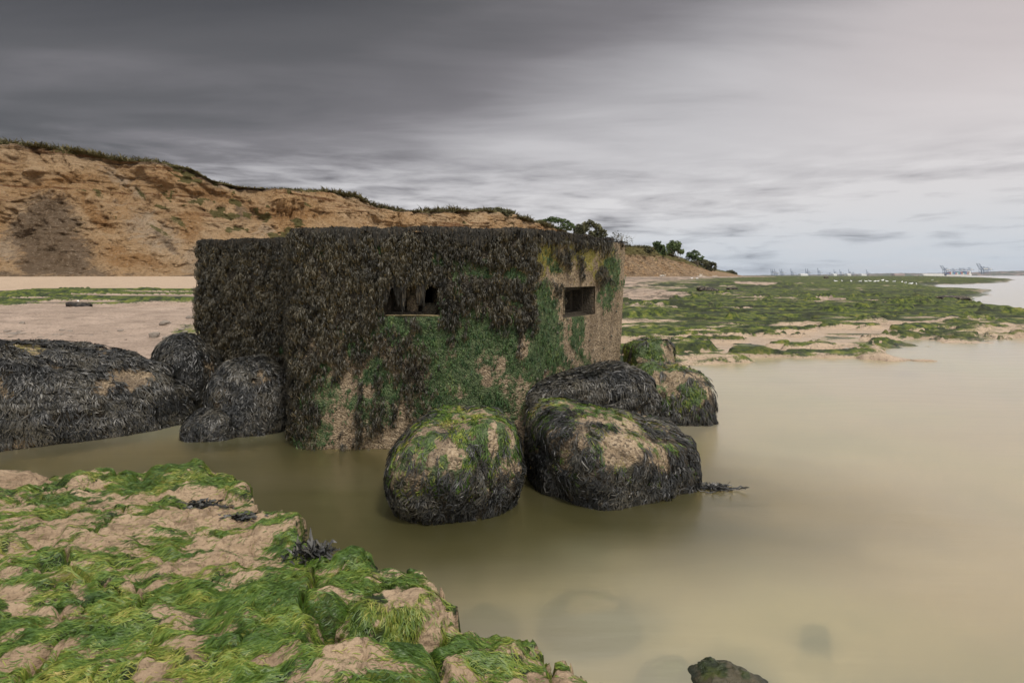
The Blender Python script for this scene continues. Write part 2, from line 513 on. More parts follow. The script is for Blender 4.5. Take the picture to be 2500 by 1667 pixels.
def terrain(X, Y):
    d = coast_dist(X, Y)
    wR = ss(-1.5, 1.5, X - 0.03 * Y)
    zl = np.interp(Y, YK, ZK)
    # right: clay platform, sand near the cliff
    zr = np.interp(Y, [0.5, 8, 10.8, 12.9, 14, 17, 21, 30, 60, 140, 9000], [-0.22, -0.20, -0.11, -0.010, 0.016, 0.034, 0.10, 0.22, 0.28, 0.33, 0.34])
    zr = zr + 0.065 * fbm(X / 2.6, Y / 0.9, 4.4, 4, 24) * ss(11, 13.5, Y) * (1 - ss(21, 25, Y))
    zr = np.maximum(zr, lerp(-1.0, np.interp(d, [-500, 0, 50, 80, 120], [1.5, 1.5, 0.5, 0.2, -1.0]), ss(45, 90, Y)))
    pxb = np.interp(Y, PB_Y, PB_X)
    xb = (pxb - 1250) / F * Y
    n_l = fbm(X / 5.0, Y / 1.6, 0, 5, 11)
    sc = np.clip(Y, 10, 400)
    edge = (X - xb) / sc + 0.10 * fbm(X / (sc * 0.12), Y / (sc * 0.10), 0, 4, 5)
    sea = ss(-0.03, 0.12, edge)
    zr = zr - sea * (0.17 + 0.30 * ss(22, 30, Y)) - ss(0.05, 0.5, edge) * 0.35
    # ledges: bumps stretched sideways, growing with distance
    lump = fbm(X / 1.5, Y / 0.55, 0, 4, 21) * 0.75 + fbm(X / 5.0, Y / 1.8, 1.3, 4, 23) * 0.45
    far = ss(30, 120, Y)
    lump = lerp(lump, fbm(X / 18.0, Y / 6.0, 2.3, 5, 25), far)
    nearR = ss(11.6, 13.2, Y) * (1 - ss(20, 22.5, Y))
    pxx = 1250 + F * X / np.maximum(Y, 1)
    thr = lerp(0.02, -0.22, ss(1800, 1580, pxx)) - 0.06 * ss(15, 19, Y)
    lm = ss(thr, thr + 0.12, lump)
    shelf = ss(20.0, 22.5, Y + 1.2 * n_l)
    small = fbm(X / 0.8, Y / 0.45, 7.7, 4, 27)
    sm = ss(0.04, 0.16, small) * ss(10.9, 11.8, Y - 0.05 * (X - 6)) * (1 - ss(30, 40, Y)) * ss(0.06, -0.03, zr - 0.03) * ss(-0.15, 0.10, fbm(X / 3, Y / 2, 3, 2, 28)) * ss(3.4, 4.2, X)
    zr = zr + nearR * lm * (0.17 + 0.08 * fbm(X / 0.5, Y / 0.3, 0, 3, 29)) + sm * (0.05 + np.clip(-zr, 0, 0.22))
    lm = np.maximum(lm, sm)
    nearR = np.maximum(nearR, sm)
    step = 0.13
    q = (lump * 0.55 + 0.5) * 3.0
    ter = (np.floor(q) + ss(0.0, 0.35, q - np.floor(q))) / 3.0
    zr = zr + shelf * ((ter - 0.5) * 0.75 - 0.03 + 0.05 * fbm(X / 0.9, Y / 0.5, 0, 4, 30)) * (1 - 0.9 * sea) * np.clip(1 - d * 0 , 0, 1) * lerp(1, 1.2, far) * ss(10, 40, d)
    # left clay: low ridges
    rl = ridge(X / 3.0, Y / 0.7, 0, 4, 31)
    claym = ss(10.5, 13.0, Y) * (1 - ss(19, 20.5, Y))
    zl = zl + claym * (rl * 0.085 + fbm(X / 1.2, Y / 0.35, 0, 4, 33) * 0.05)
    strip = ss(19.6, 20.3, Y + 0.8 * n_l - 0.02 * X) * (1 - ss(26.5, 27.5, Y + 0.8 * n_l))
    n_s = fbm(X / 4.0, Y / 0.9, 0, 4, 35)
    zl = zl + strip * (0.10 + 0.20 * np.round(n_s * 3) / 3 + 0.05 * n_l)
    zl = zl + 0.015 * fbm(X / 2.0, Y / 1.0, 0, 3, 36)
    z = lerp(zl, zr, wR)
    z = np.where(Y < 0.6, -0.8, z)
    under = ss(-0.01, -0.06, z)
    wet = np.clip(wR * (1 - ss(0.03, 0.14, z)) + (1 - wR) * claym * 0.5, 0, 1)
    # masks
    n_f = fbm(X / 1.5, Y / 0.5, 0, 4, 41)
    n_b = fbm(X / 9.0, Y / 3.0, 0, 4, 43)
    bare = blobs(pxx, HZ + F * (H - 0.25) / np.maximum(Y, 1), [(1560, 722, 110, 13), (1600, 690, 80, 2.5), (2030, 733, 35, 3), (1850, 700, 60, 2)])
    gR = np.maximum(nearR * lm * (0.85 + 0.7 * n_f), shelf * (1.0 - 0.40 * ss(0.0, 0.5, -n_b) + 0.45 * n_f - 1.2 * bare)) * ss(6, 38, d)
    gR = gR * (1 - ss(0.1, 0.9, sea) * 0.4)
    gR = gR * ss(-0.03, 0.03, z + 0.03)
    gL = strip * (0.85 - 0.75 * ss(0.05, 0.35, -n_s)) + claym * 0.30 * ss(0.15, 0.5, n_b)
    patch = blobs(pxx, HZ + F * (H - 0.3) / np.maximum(Y, 1), [(470, 840, 70, 26), (350, 880, 60, 15)])
    g = np.clip(lerp(gL, gR, wR) + patch * 0.55 * (1 - wR), 0, 1)
    sR = 1 - shelf * 0.85
    sL = ss(26.5, 28, Y)
    s = np.clip(lerp(sL, sR, wR), 0, 1)
    k = shelf * wR * np.maximum(ss(0.0, 0.22, -lump + 0.6 * n_f) * 0.8, 0.75 * ss(0.10, 0.30, n_f) * ss(-0.1, 0.2, n_b + 0.2)) + nearR * lm * wR * ss(0.0, 0.3, n_f) * 0.45 + strip * (1 - wR) * ss(0.3, 0.5, -n_s) * 0.6
    # bed under water: pale stirred sand, pool dark with weed plus painted boulder shade and reflection
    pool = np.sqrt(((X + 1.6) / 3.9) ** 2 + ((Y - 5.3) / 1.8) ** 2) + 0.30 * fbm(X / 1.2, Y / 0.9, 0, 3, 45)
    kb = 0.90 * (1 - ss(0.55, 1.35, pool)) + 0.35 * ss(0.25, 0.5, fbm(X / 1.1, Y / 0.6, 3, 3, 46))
    z = z + 0.03 * fbm(X / 0.5, Y / 0.4, 0, 3, 48) * under
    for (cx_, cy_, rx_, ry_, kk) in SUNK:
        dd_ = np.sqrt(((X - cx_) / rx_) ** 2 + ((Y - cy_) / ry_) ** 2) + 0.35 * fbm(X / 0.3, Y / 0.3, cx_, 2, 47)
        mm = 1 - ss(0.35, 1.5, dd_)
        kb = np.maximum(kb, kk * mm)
    g = g * (1 - under)
    s = lerp(s, 1.0, under)
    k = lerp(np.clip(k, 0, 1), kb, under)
    return z, g, s, np.clip(k, 0, 1), wet


ang_in = np.radians(np.linspace(-46, 46, 760))
ang_out = np.radians(np.concatenate([np.linspace(47, 180, 22), np.linspace(-180, -47, 22)[1:]]))
ang = np.concatenate([ang_in, ang_out])
rad = np.concatenate([np.geomspace(0.8, 8, 60)[:-1], np.geomspace(8, 60, 420)[:-1], np.geomspace(60, 9500, 260)])
A, R = np.meshgrid(ang, rad, indexing='ij')
X, Y = R * np.sin(A), R * np.cos(A)
Z, g_, s_, k_, w_a = terrain(X, Y)
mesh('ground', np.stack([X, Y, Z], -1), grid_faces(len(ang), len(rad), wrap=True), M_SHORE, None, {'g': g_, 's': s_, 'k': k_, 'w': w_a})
tag(bpy.data.objects['ground'], 'clay and sand foreshore with green weed ledges', None, None, 'structure')

# ------------------------------------------------------------------ water
m, nt = new_mat('murky_sea_water')
g = nt.new('ShaderNodeNewGeometry').outputs['Position']
nw = nt.noise(nt.mapping(g, scale=(0.25, 0.9, 1.0)), 1.4, 3, 0.5)
nw2 = nt.noise(nt.mapping(g, scale=(0.5, 2.4, 1.0), rot=(0, 0, 0.15)), 2.2, 4, 0.55)
bn = nt.new('ShaderNodeBump', {'Height': nw2, 'Strength': 0.10, 'Distance': 0.04})
nz3 = nt.noise(g, 0.35, 3, 0.5)
dcol = nt.mix(nt.remap(nz3, 0.35, 0.68), (0.90, 0.80, 0.56), (0.84, 0.82, 0.51))
sx = nt.new('ShaderNodeSeparateXYZ', {0: g})
# pool round the pillbox: deep weedy water plus painted reflection and shade of boulders, the bay to the right is full of stirred up sand
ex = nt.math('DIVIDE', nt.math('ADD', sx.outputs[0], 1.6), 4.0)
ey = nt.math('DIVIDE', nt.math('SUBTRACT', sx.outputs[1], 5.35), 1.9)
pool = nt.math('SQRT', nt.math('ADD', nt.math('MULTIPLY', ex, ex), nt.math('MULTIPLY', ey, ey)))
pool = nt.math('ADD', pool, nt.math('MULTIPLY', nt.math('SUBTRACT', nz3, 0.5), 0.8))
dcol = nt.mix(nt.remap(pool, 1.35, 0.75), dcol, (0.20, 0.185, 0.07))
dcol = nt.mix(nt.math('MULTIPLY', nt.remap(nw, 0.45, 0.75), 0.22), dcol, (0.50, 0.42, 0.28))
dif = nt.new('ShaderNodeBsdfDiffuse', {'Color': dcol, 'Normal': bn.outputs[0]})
ref1 = nt.new('ShaderNodeBsdfRefraction', {'Color': (0.99, 0.97, 0.74), 'Roughness': 0.42, 'IOR': 1.18, 'Normal': bn.outputs[0]})
ref2 = nt.new('ShaderNodeBsdfTransparent', {'Color': (0.92, 0.90, 0.76)})
ref = nt.new('ShaderNodeMixShader', {0: 0.22, 1: ref1.outputs[0], 2: ref2.outputs[0]})
body = nt.new('ShaderNodeMixShader', {0: 0.78, 1: dif.outputs[0], 2: ref.outputs[0]})
glo = nt.new('ShaderNodeBsdfGlossy', {'Color': (1, 0.98, 0.95), 'Roughness': 0.22, 'Normal': bn.outputs[0]})
fr = nt.new('ShaderNodeFresnel', {'IOR': 2.0, 'Normal': bn.outputs[0]})
# light coming up from below does not bend here, so it must not be totally reflected either
bf = nt.new('ShaderNodeNewGeometry').outputs['Backfacing']
fac = nt.math('MULTIPLY', fr.outputs[0], nt.math('SUBTRACT', 1.0, bf), clamp=True)
ws = nt.new('ShaderNodeMixShader', {0: fac, 1: body.outputs[0], 2: glo.outputs[0]})
nt.new('ShaderNodeOutputMaterial', {'Surface': ws.outputs[0]})
M_WATER = m
wa = np.radians(np.linspace(-180, 180, 97)[:-1])
wr = np.geomspace(0.5, 15000, 60)
A, R = np.meshgrid(wa, wr, indexing='ij')
Vw = np.stack([R * np.sin(A), R * np.cos(A), 0 * A], -1)
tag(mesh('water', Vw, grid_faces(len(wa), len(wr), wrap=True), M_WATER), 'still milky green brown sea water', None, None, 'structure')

# ------------------------------------------------------------------ cliff
m, nt = new_mat('sandy_cliff')
g = nt.new('ShaderNodeNewGeometry').outputs['Position']
big = nt.noise(g, 0.11, 5, 0.6)
mid = nt.noise(g, 0.9, 7, 0.7)
fine = nt.noise(g, 3.4, 6, 0.75)
diag = nt.noise(nt.mapping(g, scale=(0.8, 0.8, 0.8), rot=(0.3, 0.75, 0.0)), 1.0, 8, 0.72)
diag = nt.math('ADD', nt.math('MULTIPLY', diag, 0.5), nt.math('MULTIPLY', nt.noise(nt.mapping(nt.mapping(g, rot=(0.0, 0.72, 0.0)), scale=(0.22, 1.2, 2.2)), 1.0, 6, 0.7), 0.5))
strat = nt.noise(nt.mapping(g, scale=(0.05, 0.05, 1.6)), 1.0, 5, 0.6, 0.3)
c = nt.mix(nt.remap(big, 0.35, 0.65), (0.56, 0.395, 0.235), (0.48, 0.295, 0.140))
c = nt.mix(nt.math('MULTIPLY', nt.remap(strat, 0.52, 0.66), nt.attr('st')), c, (0.20, 0.095, 0.04))
f = nt.remap(nt.math('ADD', nt.attr('o'), nt.math('MULTIPLY', nt.math('SUBTRACT', diag, 0.5), 2.2)), 0.35, 0.95)
c = nt.mix(nt.math('MULTIPLY', f, 0.85), c, (0.40, 0.225, 0.095))
f = nt.remap(nt.math('ADD', nt.attr('p'), nt.math('MULTIPLY', nt.math('SUBTRACT', diag, 0.5), 2.4)), 0.40, 0.9)
c = nt.mix(nt.math('MULTIPLY', f, 0.8), c, (0.50, 0.39, 0.275))
f = nt.remap(nt.math('ADD', nt.attr('sl'), nt.math('MULTIPLY', nt.math('SUBTRACT', diag, 0.5), 2.6)), 0.28, 0.80)
c = nt.mix(nt.math('MULTIPLY', f, 0.88), c, (0.17, 0.125, 0.085))
gul = nt.noise(nt.mapping(g, scale=(0.30, 0.30, 0.10)), 1.0, 7, 0.7, 0.6)
c = nt.mix(nt.math('MULTIPLY', nt.remap(gul, 0.52, 0.66), 0.45), c, (0.22, 0.145, 0.085))
c = nt.mix(nt.math('MULTIPLY', nt.remap(fine, 0.51, 0.64), 0.60), c, (0.15, 0.10, 0.06))
c = nt.mix(nt.math('MULTIPLY', nt.remap(fine, 0.46, 0.34), 0.50), c, (0.62, 0.49, 0.35))
f = nt.remap(nt.math('ADD', nt.attr('v'), nt.math('MULTIPLY', nt.math('SUBTRACT', fine, 0.5), 0.9)), 0.42, 0.60)
c = nt.mix(nt.math('MULTIPLY', f, 0.9), c, nt.mix(mid, (0.065, 0.065, 0.022), (0.19, 0.17, 0.065)))
bm = nt.math('ADD', nt.math('MULTIPLY', mid, 1.0), nt.math('MULTIPLY', fine, 0.45))
principled(nt, c, 0.95, 0.1, bm, 1.0, 1.6)
M_CLIFF = m

# control rows: base x, base y, crest y factor, crest z ; crest point lies further along the inland normal
CT_PX = [-400, -150, 0, 100, 180, 260, 310, 400, 470, 520, 580, 700, 800, 870, 910, 960, 1080, 1180, 1240, 1290, 1340, 1400, 1470, 1530, 1600, 1680, 1720, 1780, 1812, 1860]
CT_PY = [346, 345, 349, 357, 364, 384, 391, 397, 412, 440, 456, 463, 468, 477, 502, 514, 516, 512, 520, 537, 552, 575, 596, 602, 607, 637, 652, 666, 675, 678]
cs = np.concatenate([[0], np.cumsum(np.hypot(*np.diff(COAST, axis=0).T))])
ns = 1500
# sample denser where it is near the camera
us = np.linspace(0, 1, ns)
arc = np.interp(us, [0, 0.06, 0.60, 0.86, 1.0], [0, cs[2] - 60, cs[6], cs[9] + 20, cs[-1]])
bx, by = np.interp(arc, cs, COAST[:, 0]), np.interp(arc, cs, COAST[:, 1])
ker = np.ones(25) / 25
def smooth1(a):
    p = np.pad(a, 12, mode='edge')
    return np.convolve(p, ker, mode='valid')
for _ in range(4):
    bx, by = smooth1(bx), smooth1(by)
tx, ty = np.gradient(bx), np.gradient(by)
tl = np.hypot(tx, ty)
nx_, ny_ = -ty / tl, tx / tl        # inland (left-hand) normal
rec = np.interp(by, [-200, 60, 200, 800], [13, 12, 16, 14])
cxr, cyr = bx + nx_ * rec, by + ny_ * rec
cpx = 1250 + F * cxr / np.maximum(cyr, 20)
cpx = np.where(cyr < 20, -400, cpx)
cz = H + (HZ - np.interp(cpx, CT_PX, CT_PY)) / F * np.maximum(cyr, 40)
cz = np.maximum(cz, 2.0)
zb = np.interp(by, [0, 60, 110, 200, 800], [1.86, 1.86, 1.7, 1.4, 1.2]) - 0.25
nv = 250
vv = np.linspace(0, 1, nv)
VH = [0, 0.05, 0.58, 0.72, 0.80, 0.84, 0.90, 1.0]
hf = np.interp(vv, VH, [0, 0.06, 0.66, 0.965, 1.0, 1.0, 0.99, 0.80])         # height fraction
df = np.interp(vv, VH, [-0.03, 0.04, 0.74, 0.93, 1.0, 1.15, 1.8, 6.0])          # inland fraction of rec
Sx = bx[:, None] + nx_[:, None] * rec[:, None] * df[None]
Sy = by[:, None] + ny_[:, None] * rec[:, None] * df[None]
Sz = zb[:, None] + (cz - zb)[:, None] * hf[None]
hgt = (cz - zb)[:, None]
ac = arc[:, None] + 0 * vv[None]
amp = np.clip(hgt / 10.0, 0.15, 1.2)
face = ss(0.0, 0.06, vv)[None] * (1 - ss(0.74, 0.80, vv))[None]
dsp = 1.5 * fbm(ac / 17.0 + 0.15 * Sz / 3, Sz / 16.0, 0, 3, 51) + 1.5 * ridge(ac / 6.0 + Sz * 0.10, Sz / 12.0, 0, 4, 52) + 0.60 * fbm(Sx / 1.8, Sy / 1.8, Sz / 1.3, 4, 54) + 0.30 * fbm(Sx / 0.6, Sy / 0.6, Sz / 0.5, 3, 58) + 0.35 * ridge((ac + 1.3 * Sz) / 2.2, (Sz - ac) / 14.0, 0, 3, 59)
dsp = dsp + 0.35 * (np.round(2.0 * fbm(ac / 7.0, Sz / 4.0, 0, 3, 68)) / 2.0) + 0.8 * ridge(ac / 2.6 - Sz / 6.0, Sz / 9.0, 0, 4, 69)
dsp = dsp * amp * face
# scarp: blocky benches near the top
sc_m = (ss(0.55, 0.62, vv) * (1 - ss(0.77, 0.80, vv)))[None]
dsp = dsp + sc_m * amp * 0.5 * np.round(2 * fbm(ac / 9.0, Sz / 1.6, 0, 3, 55)) / 2
Sx = Sx + nx_[:, None] * dsp
Sy = Sy + ny_[:, None] * dsp
Sz = Sz + amp * (0.35 * fbm(ac / 4.0, vv[None] * 12, 0, 4, 56) * face + 0.25 * fbm(ac / 3.0, vv[None] * 30, 0, 4, 57) * ss(0.78, 0.82, vv)[None])
P = np.stack([Sx, Sy, Sz], -1)
qx, qy = proj(P)
wn = fbm(Sx / 5, Sy / 5, Sz / 5, 4, 61)
wx_, wy_ = qx + 30 * wn, qy + 26 * fbm(Sx / 5, Sy / 5, Sz / 5, 5, 62)
slump = np.clip(inpoly(wx_, wy_, [(5, 560), (60, 490), (95, 455), (170, 480), (205, 545), (200, 560), (225, 590), (240, 640), (300, 680), (480, 688), (40, 690), (45, 600)]) / 70 + 0.42, 0, 1)
slump = np.maximum(slump, (1 - ss(664, 672, wy_ + 0.010 * wx_)) * 0 + ss(655, 678, wy_ + 6 * wn) * 0.75)
slump = np.maximum(slump, blobs(wx_, wy_, [(400, 590, 60, 12, 40), (735, 540, 30, 10), (580, 520, 25, 40, -40)], 0.2, 1.5) * 0.7)
orange = blobs(wx_, wy_, [(130, 445, 120, 18, -8), (240, 530, 60, 22, 45), (520, 480, 120, 26, 8), (280, 610, 35, 18), (330, 640, 110, 22, 10), (720, 520, 120, 22), (460, 560, 50, 40)], 0.2, 1.5)
pale = blobs(wx_, wy_, [(360, 560, 120, 60, 35), (480, 640, 60, 45, 40), (290, 440, 120, 22, 30), (30, 600, 45, 50), (560, 450, 60, 18), (640, 560, 40, 20)], 0.2, 1.5) * 0.8
veg = blobs(wx_, wy_, [(250, 480, 14, 18), (350, 470, 28, 10, 30), (400, 505, 40, 8, 20), (280, 530, 8, 8), (430, 540, 30, 10, 30), (380, 560, 50, 9, 30), (500, 500, 40, 7), (240, 470, 9, 9), (170, 372, 60, 7), (330, 640, 4, 4)], 0.2, 1.5) * 0.62
veg = np.maximum(veg, ss(0.2, 0.45, fbm(Sx / 2.4, Sy / 2.4, Sz / 1.6, 3, 63)) * 0.40)
crest = ss(0.735, 0.79, vv + 0 * ac + 0.02 * fbm(ac / 2.0, 0, 0, 3, 64))
veg = np.maximum(veg, 0.75 * ss(0.12, 0.35, fbm(Sx / 6, Sy / 6, Sz / 4, 3, 65)) * ss(0.1, 0.3, fbm(Sx / 1.2, Sy / 1.2, Sz / 0.8, 3, 66)) * ss(0.1, 0.3, vv)[None])
veg = np.maximum(veg, crest * 0.95)
# the far headland right of the pillbox is darker and more overgrown
fr_ = ss(140, 200, by)[:, None]
veg = np.maximum(veg, fr_ * ss(0.45, 0.70, vv)[None] * 0.75)
slump = np.maximum(slump, fr_ * 0.62)
slump = np.maximum(slump, (ss(0.700, 0.735, vv) * 0.9)[None] * ss(-0.35, 0.1, fbm(ac / 5.0, vv[None] * 20, 0, 3, 67)) * (1 - fr_))
strt = ss(0.40, 0.55, vv)[None] * (1 - 0.3 * fr_)
tag(mesh('cliff', P, grid_faces(ns, nv)[:, ::-1], M_CLIFF, None, {'st': strt + 0 * ac, 'o': orange, 'p': pale, 'sl': slump, 'v': veg}),
    'eroded sandy cliff with a dark slump', None, None, 'structure')

# ---- scrub and rough grass along the crest
ic = int(0.785 * nv)
sel = (cyr > 25) & (cyr < 620)
idx = np.where(sel)[0]
dist = cyr[idx]
N = 26000
pk = idx[RNG.integers(0, len(idx), N)]
jv = np.clip(RNG.normal(0.80, 0.025, N), 0.755, 0.9)
jj = (jv * (nv - 1)).astype(int)
base = P[pk, jj]
dn = ss(-0.35, 0.25, fbm(arc[pk] / 7.0, 0, 0, 4, 71))
keep = RNG.random(N) < (0.25 + 0.75 * dn)
base, pk, dn = base[keep], pk[keep], dn[keep]
N = len(base)
dd = cyr[pk] / 60.0
bh = (0.18 + 0.55 * RNG.random(N) ** 2 * dn) * np.clip(dd, 0.8, 1.8)
bh = bh * np.where(cyr[pk] < 100, 1.0, 1.2)
d0 = np.stack([RNG.normal(0, 0.6, N), RNG.normal(0, 0.6, N), np.ones(N)], -1)
K = 4
tt = np.linspace(0, 1, K)[None, :, None]
C = base[:, None] + norm(d0)[:, None] * tt * bh[:, None, None] + np.array([1, 0, -0.3]) * (tt ** 2) * (bh * RNG.normal(0, 0.45, N))[:, None, None]
Wd = (0.030 + 0.05 * RNG.random(N))[:, None] * np.array([1, 1.0, 0.7, 0.15]) * np.clip(dd, 0.8, 3)[:, None]
S = norm(np.stack([RNG.normal(0, 1, N), RNG.normal(0, 1, N), RNG.normal(0, 0.3, N)], -1))[:, None].repeat(K, 1)
tag(ribbons('cliff_grass', C, Wd, S, M_SCRUB), 'dark scrub and rough grass along the cliff top', 'grass', None, 'stuff')

# ---- leaf clouds for bushes and trees
def leaf_cloud(name, centres, radii, n, size, mat, parent, seed):
    r = np.random.default_rng(seed)
    centres, radii = np.asarray(centres, float), np.asarray(radii, float)
    w_ = radii[:, 0] * radii[:, 2]
    ci = r.choice(len(centres), n, p=w_ / w_.sum())
    d = norm(r.normal(0, 1, (n, 3)))
    q = d * (0.55 + 0.5 * r.random(n) ** 0.6)[:, None]
    Pp = centres[ci] + q * radii[ci]
    k = vnoise(Pp[:, 0] / size / 5, Pp[:, 1] / size / 5, Pp[:, 2] / size / 5, seed) > -0.12
    Pp, ci = Pp[k], ci[k]
    n = len(Pp)
    a = norm(r.normal(0, 1, (n, 3)))
    b = norm(np.cross(a, r.normal(0, 1, (n, 3))))
    s = (size * (0.5 + r.random(n)))[:, None]
    V = np.stack([Pp - a * s, Pp + b * s * 0.5, Pp + a * s, Pp - b * s * 0.5], 1).reshape(-1, 3)
    Fc = np.arange(n * 4).reshape(-1, 4)
    rn = np.clip(r.random(n) * 0.6 + 0.2 + 0.25 * r.normal(0, 1, len(centres))[ci], 0, 1)
    return mesh(name, V, Fc, mat, parent, {'rnd': np.repeat(rn, 4)}, False)


def tube(points, radii, n=6):
    pts, radii = np.asarray(points, float), np.asarray(radii, float)
    T = norm(np.gradient(pts, axis=0))
    up = np.where(np.abs(T[:, 2:3]) > 0.9, np.array([[1.0, 0, 0]]), np.array([[0, 0, 1.0]]))
    A_ = norm(np.cross(T, up))
    B_ = np.cross(T, A_)
    an = np.linspace(0, 2 * np.pi, n, endpoint=False)
    V = pts[:, None] + radii[:, None, None] * (A_[:, None] * np.cos(an)[None, :, None] + B_[:, None] * np.sin(an)[None, :, None])
    k = len(pts)
    Fc = []
    for i in range(k - 1):
        for j in range(n):
            Fc.append((i * n + j, i * n + (j + 1) % n, (i + 1) * n + (j + 1) % n, (i + 1) * n + j))
    return V.reshape(-1, 3), np.array(Fc)


def join(parts):
    Vs, Fs, o = [], [], 0
    for V, Fc in parts:
        Vs.append(V)
        Fs.append(Fc + o)
        o += len(V)
    return np.concatenate(Vs), np.concatenate(Fs)


def at(px, py, Yd):
    return np.array([(px - 1250) / F * Yd, Yd, H - (py - HZ) / F * Yd])


def cliff_y(px):
    i = np.argmin(np.abs(cpx - px) + (cyr < 20) * 1e5)
    return cyr[i], cxr[i], cz[i]


def plant(name, label, cat, px0, px1, ytop, ybot, n, leafpx, mat, seed, trunk=None, twiggy=False, dens=1.0, group=None, dy=1.0):
    """crown filling px0..px1, ytop..ybot at the cliff-crest distance of that direction"""
    Yd = cliff_y((px0 + px1) / 2)[0] + dy
    r = np.random.default_rng(seed)
    s = Yd / F
    cx_, top, bot = (px0 + px1) / 2, ytop, ybot
    basept = at(cx_ if trunk is None else trunk[0], ybot if trunk is None else trunk[1], Yd)
    o = empty(name, tuple(basept), label, cat, group)
    cen, rad_ = [], []
    wpx, hpx = px1 - px0, ybot - ytop
    for i in range(n):
        u = (i + 0.5) / n * 2 - 1 + r.normal(0, 0.08)
        rx = wpx / n * (0.75 + 0.5 * r.random())
        env = math.sqrt(max(0.08, 1 - (0.92 * u) ** 2))
        ry = hpx * 0.5 * env * (0.7 + 0.4 * r.random())
        x = cx_ + u * (wpx / 2 - rx * 0.6)
        y = bot - hpx * env + ry if trunk is not None else bot - hpx * env * 0.5
        p = at(x, y, Yd)
        p[1] += r.normal(0, rx * s * 0.6)
        cen.append(p)
        rad_.append((rx * s, rx * s, ry * s))
    parts = []
    if trunk is not None:
        b = np.array(basept)
        for i in range(n):
            e = cen[i]
            fk = lerp(b, e, 0.35) + np.array([0, 0, 0.25 * (e[2] - b[2])])
            pts = [b + r.normal(0, 0.05, 3), lerp(b, fk, 0.5) + r.normal(0, 0.12, 3), fk, lerp(fk, e, 0.6) + r.normal(0, 0.2, 3), e]
            parts.append(tube(pts, np.array([0.30, 0.24, 0.17, 0.11, 0.05]) * trunk[2]))
    if twiggy:
        b = np.array(basept)
        for i in range(70):
            e = cen[r.integers(0, n)] + r.normal(0, 1, 3) * np.array(rad_[0]) * 0.8
            m_ = lerp(b, e, 0.5) + r.normal(0, 0.25, 3) * 1.0
            st = lerp(b, m_, r.random() * 0.6)
            parts.append(tube([st, lerp(st, e, 0.5) + r.normal(0, 0.25, 3), e], [0.07, 0.05, 0.02], 4))
    if parts:
        mesh('trunk' if not twiggy else 'branches', *join(parts), M_BARK if not twiggy else M_TWIG, o)
    cnt = int(2600 * dens * max(1, n / 4))
    leaf_cloud('crown', cen, rad_, cnt, leafpx * s, mat, o, seed)
    return o


plant('bush', 'low bright green bush on the cliff crest, left of the other bushes', 'bush', 1165, 1262, 506, 530, 5, 2.6, M_LEAF2, 1, dens=0.9)
plant('bush', 'low dark green bush on the bank straight above the small square opening', 'bush', 1300, 1402, 529, 562, 6, 2.8, M_LEAF, 2, dens=0.9)
plant('bush', 'rounded olive brown bush above the right end of the pillbox roof', 'bush', 1392, 1480, 538, 588, 6, 2.8, M_LEAF2, 3, dens=1.2)
plant('bush', 'thin grey leafless bush above the pillbox corner', 'bush', 1480, 1545, 563, 606, 5, 1.7, M_LEAF2, 4, twiggy=True, dens=0.22)
plant('tree', 'wide dark green tree on the far headland, leftmost of three', 'tree', 1573, 1636, 590, 624, 5, 2.6, M_LEAF, 5, trunk=(1606, 632, 0.9), dens=1.1)
plant('tree', 'tallest tree of the far headland, with bare pale stems under a round crown', 'tree', 1625, 1673, 585, 622, 5, 2.6, M_LEAF, 6, trunk=(1657, 655, 1.2), dens=0.9)
plant('tree', 'small open tree of the far headland, rightmost of three', 'tree', 1674, 1716, 610, 638, 5, 2.4, M_LEAF, 7, trunk=(1704, 660, 0.9), dens=0.6)
plant('bush', 'olive thicket on the headland slope below the trees', 'bush', 1665, 1750, 630, 664, 8, 2.4, M_LEAF2, 8, dens=1.0)
plant('bush', 'last dark thicket at the low tip of the headland', 'bush', 1755, 1808, 660, 676, 6, 2.0, M_LEAF2, 9, dens=0.7)
plant('bush', 'grey green thicket on the headland crest left of the trees', 'bush', 1540, 1600, 600, 620, 5, 2.2, M_LEAF2, 10, dens=0.6)

# ------------------------------------------------------------------ rocks
def rot2(a):
    c, s = math.cos(a), math.sin(a)
    return np.array([[c, -s, 0], [s, c, 0], [0, 0, 1]])


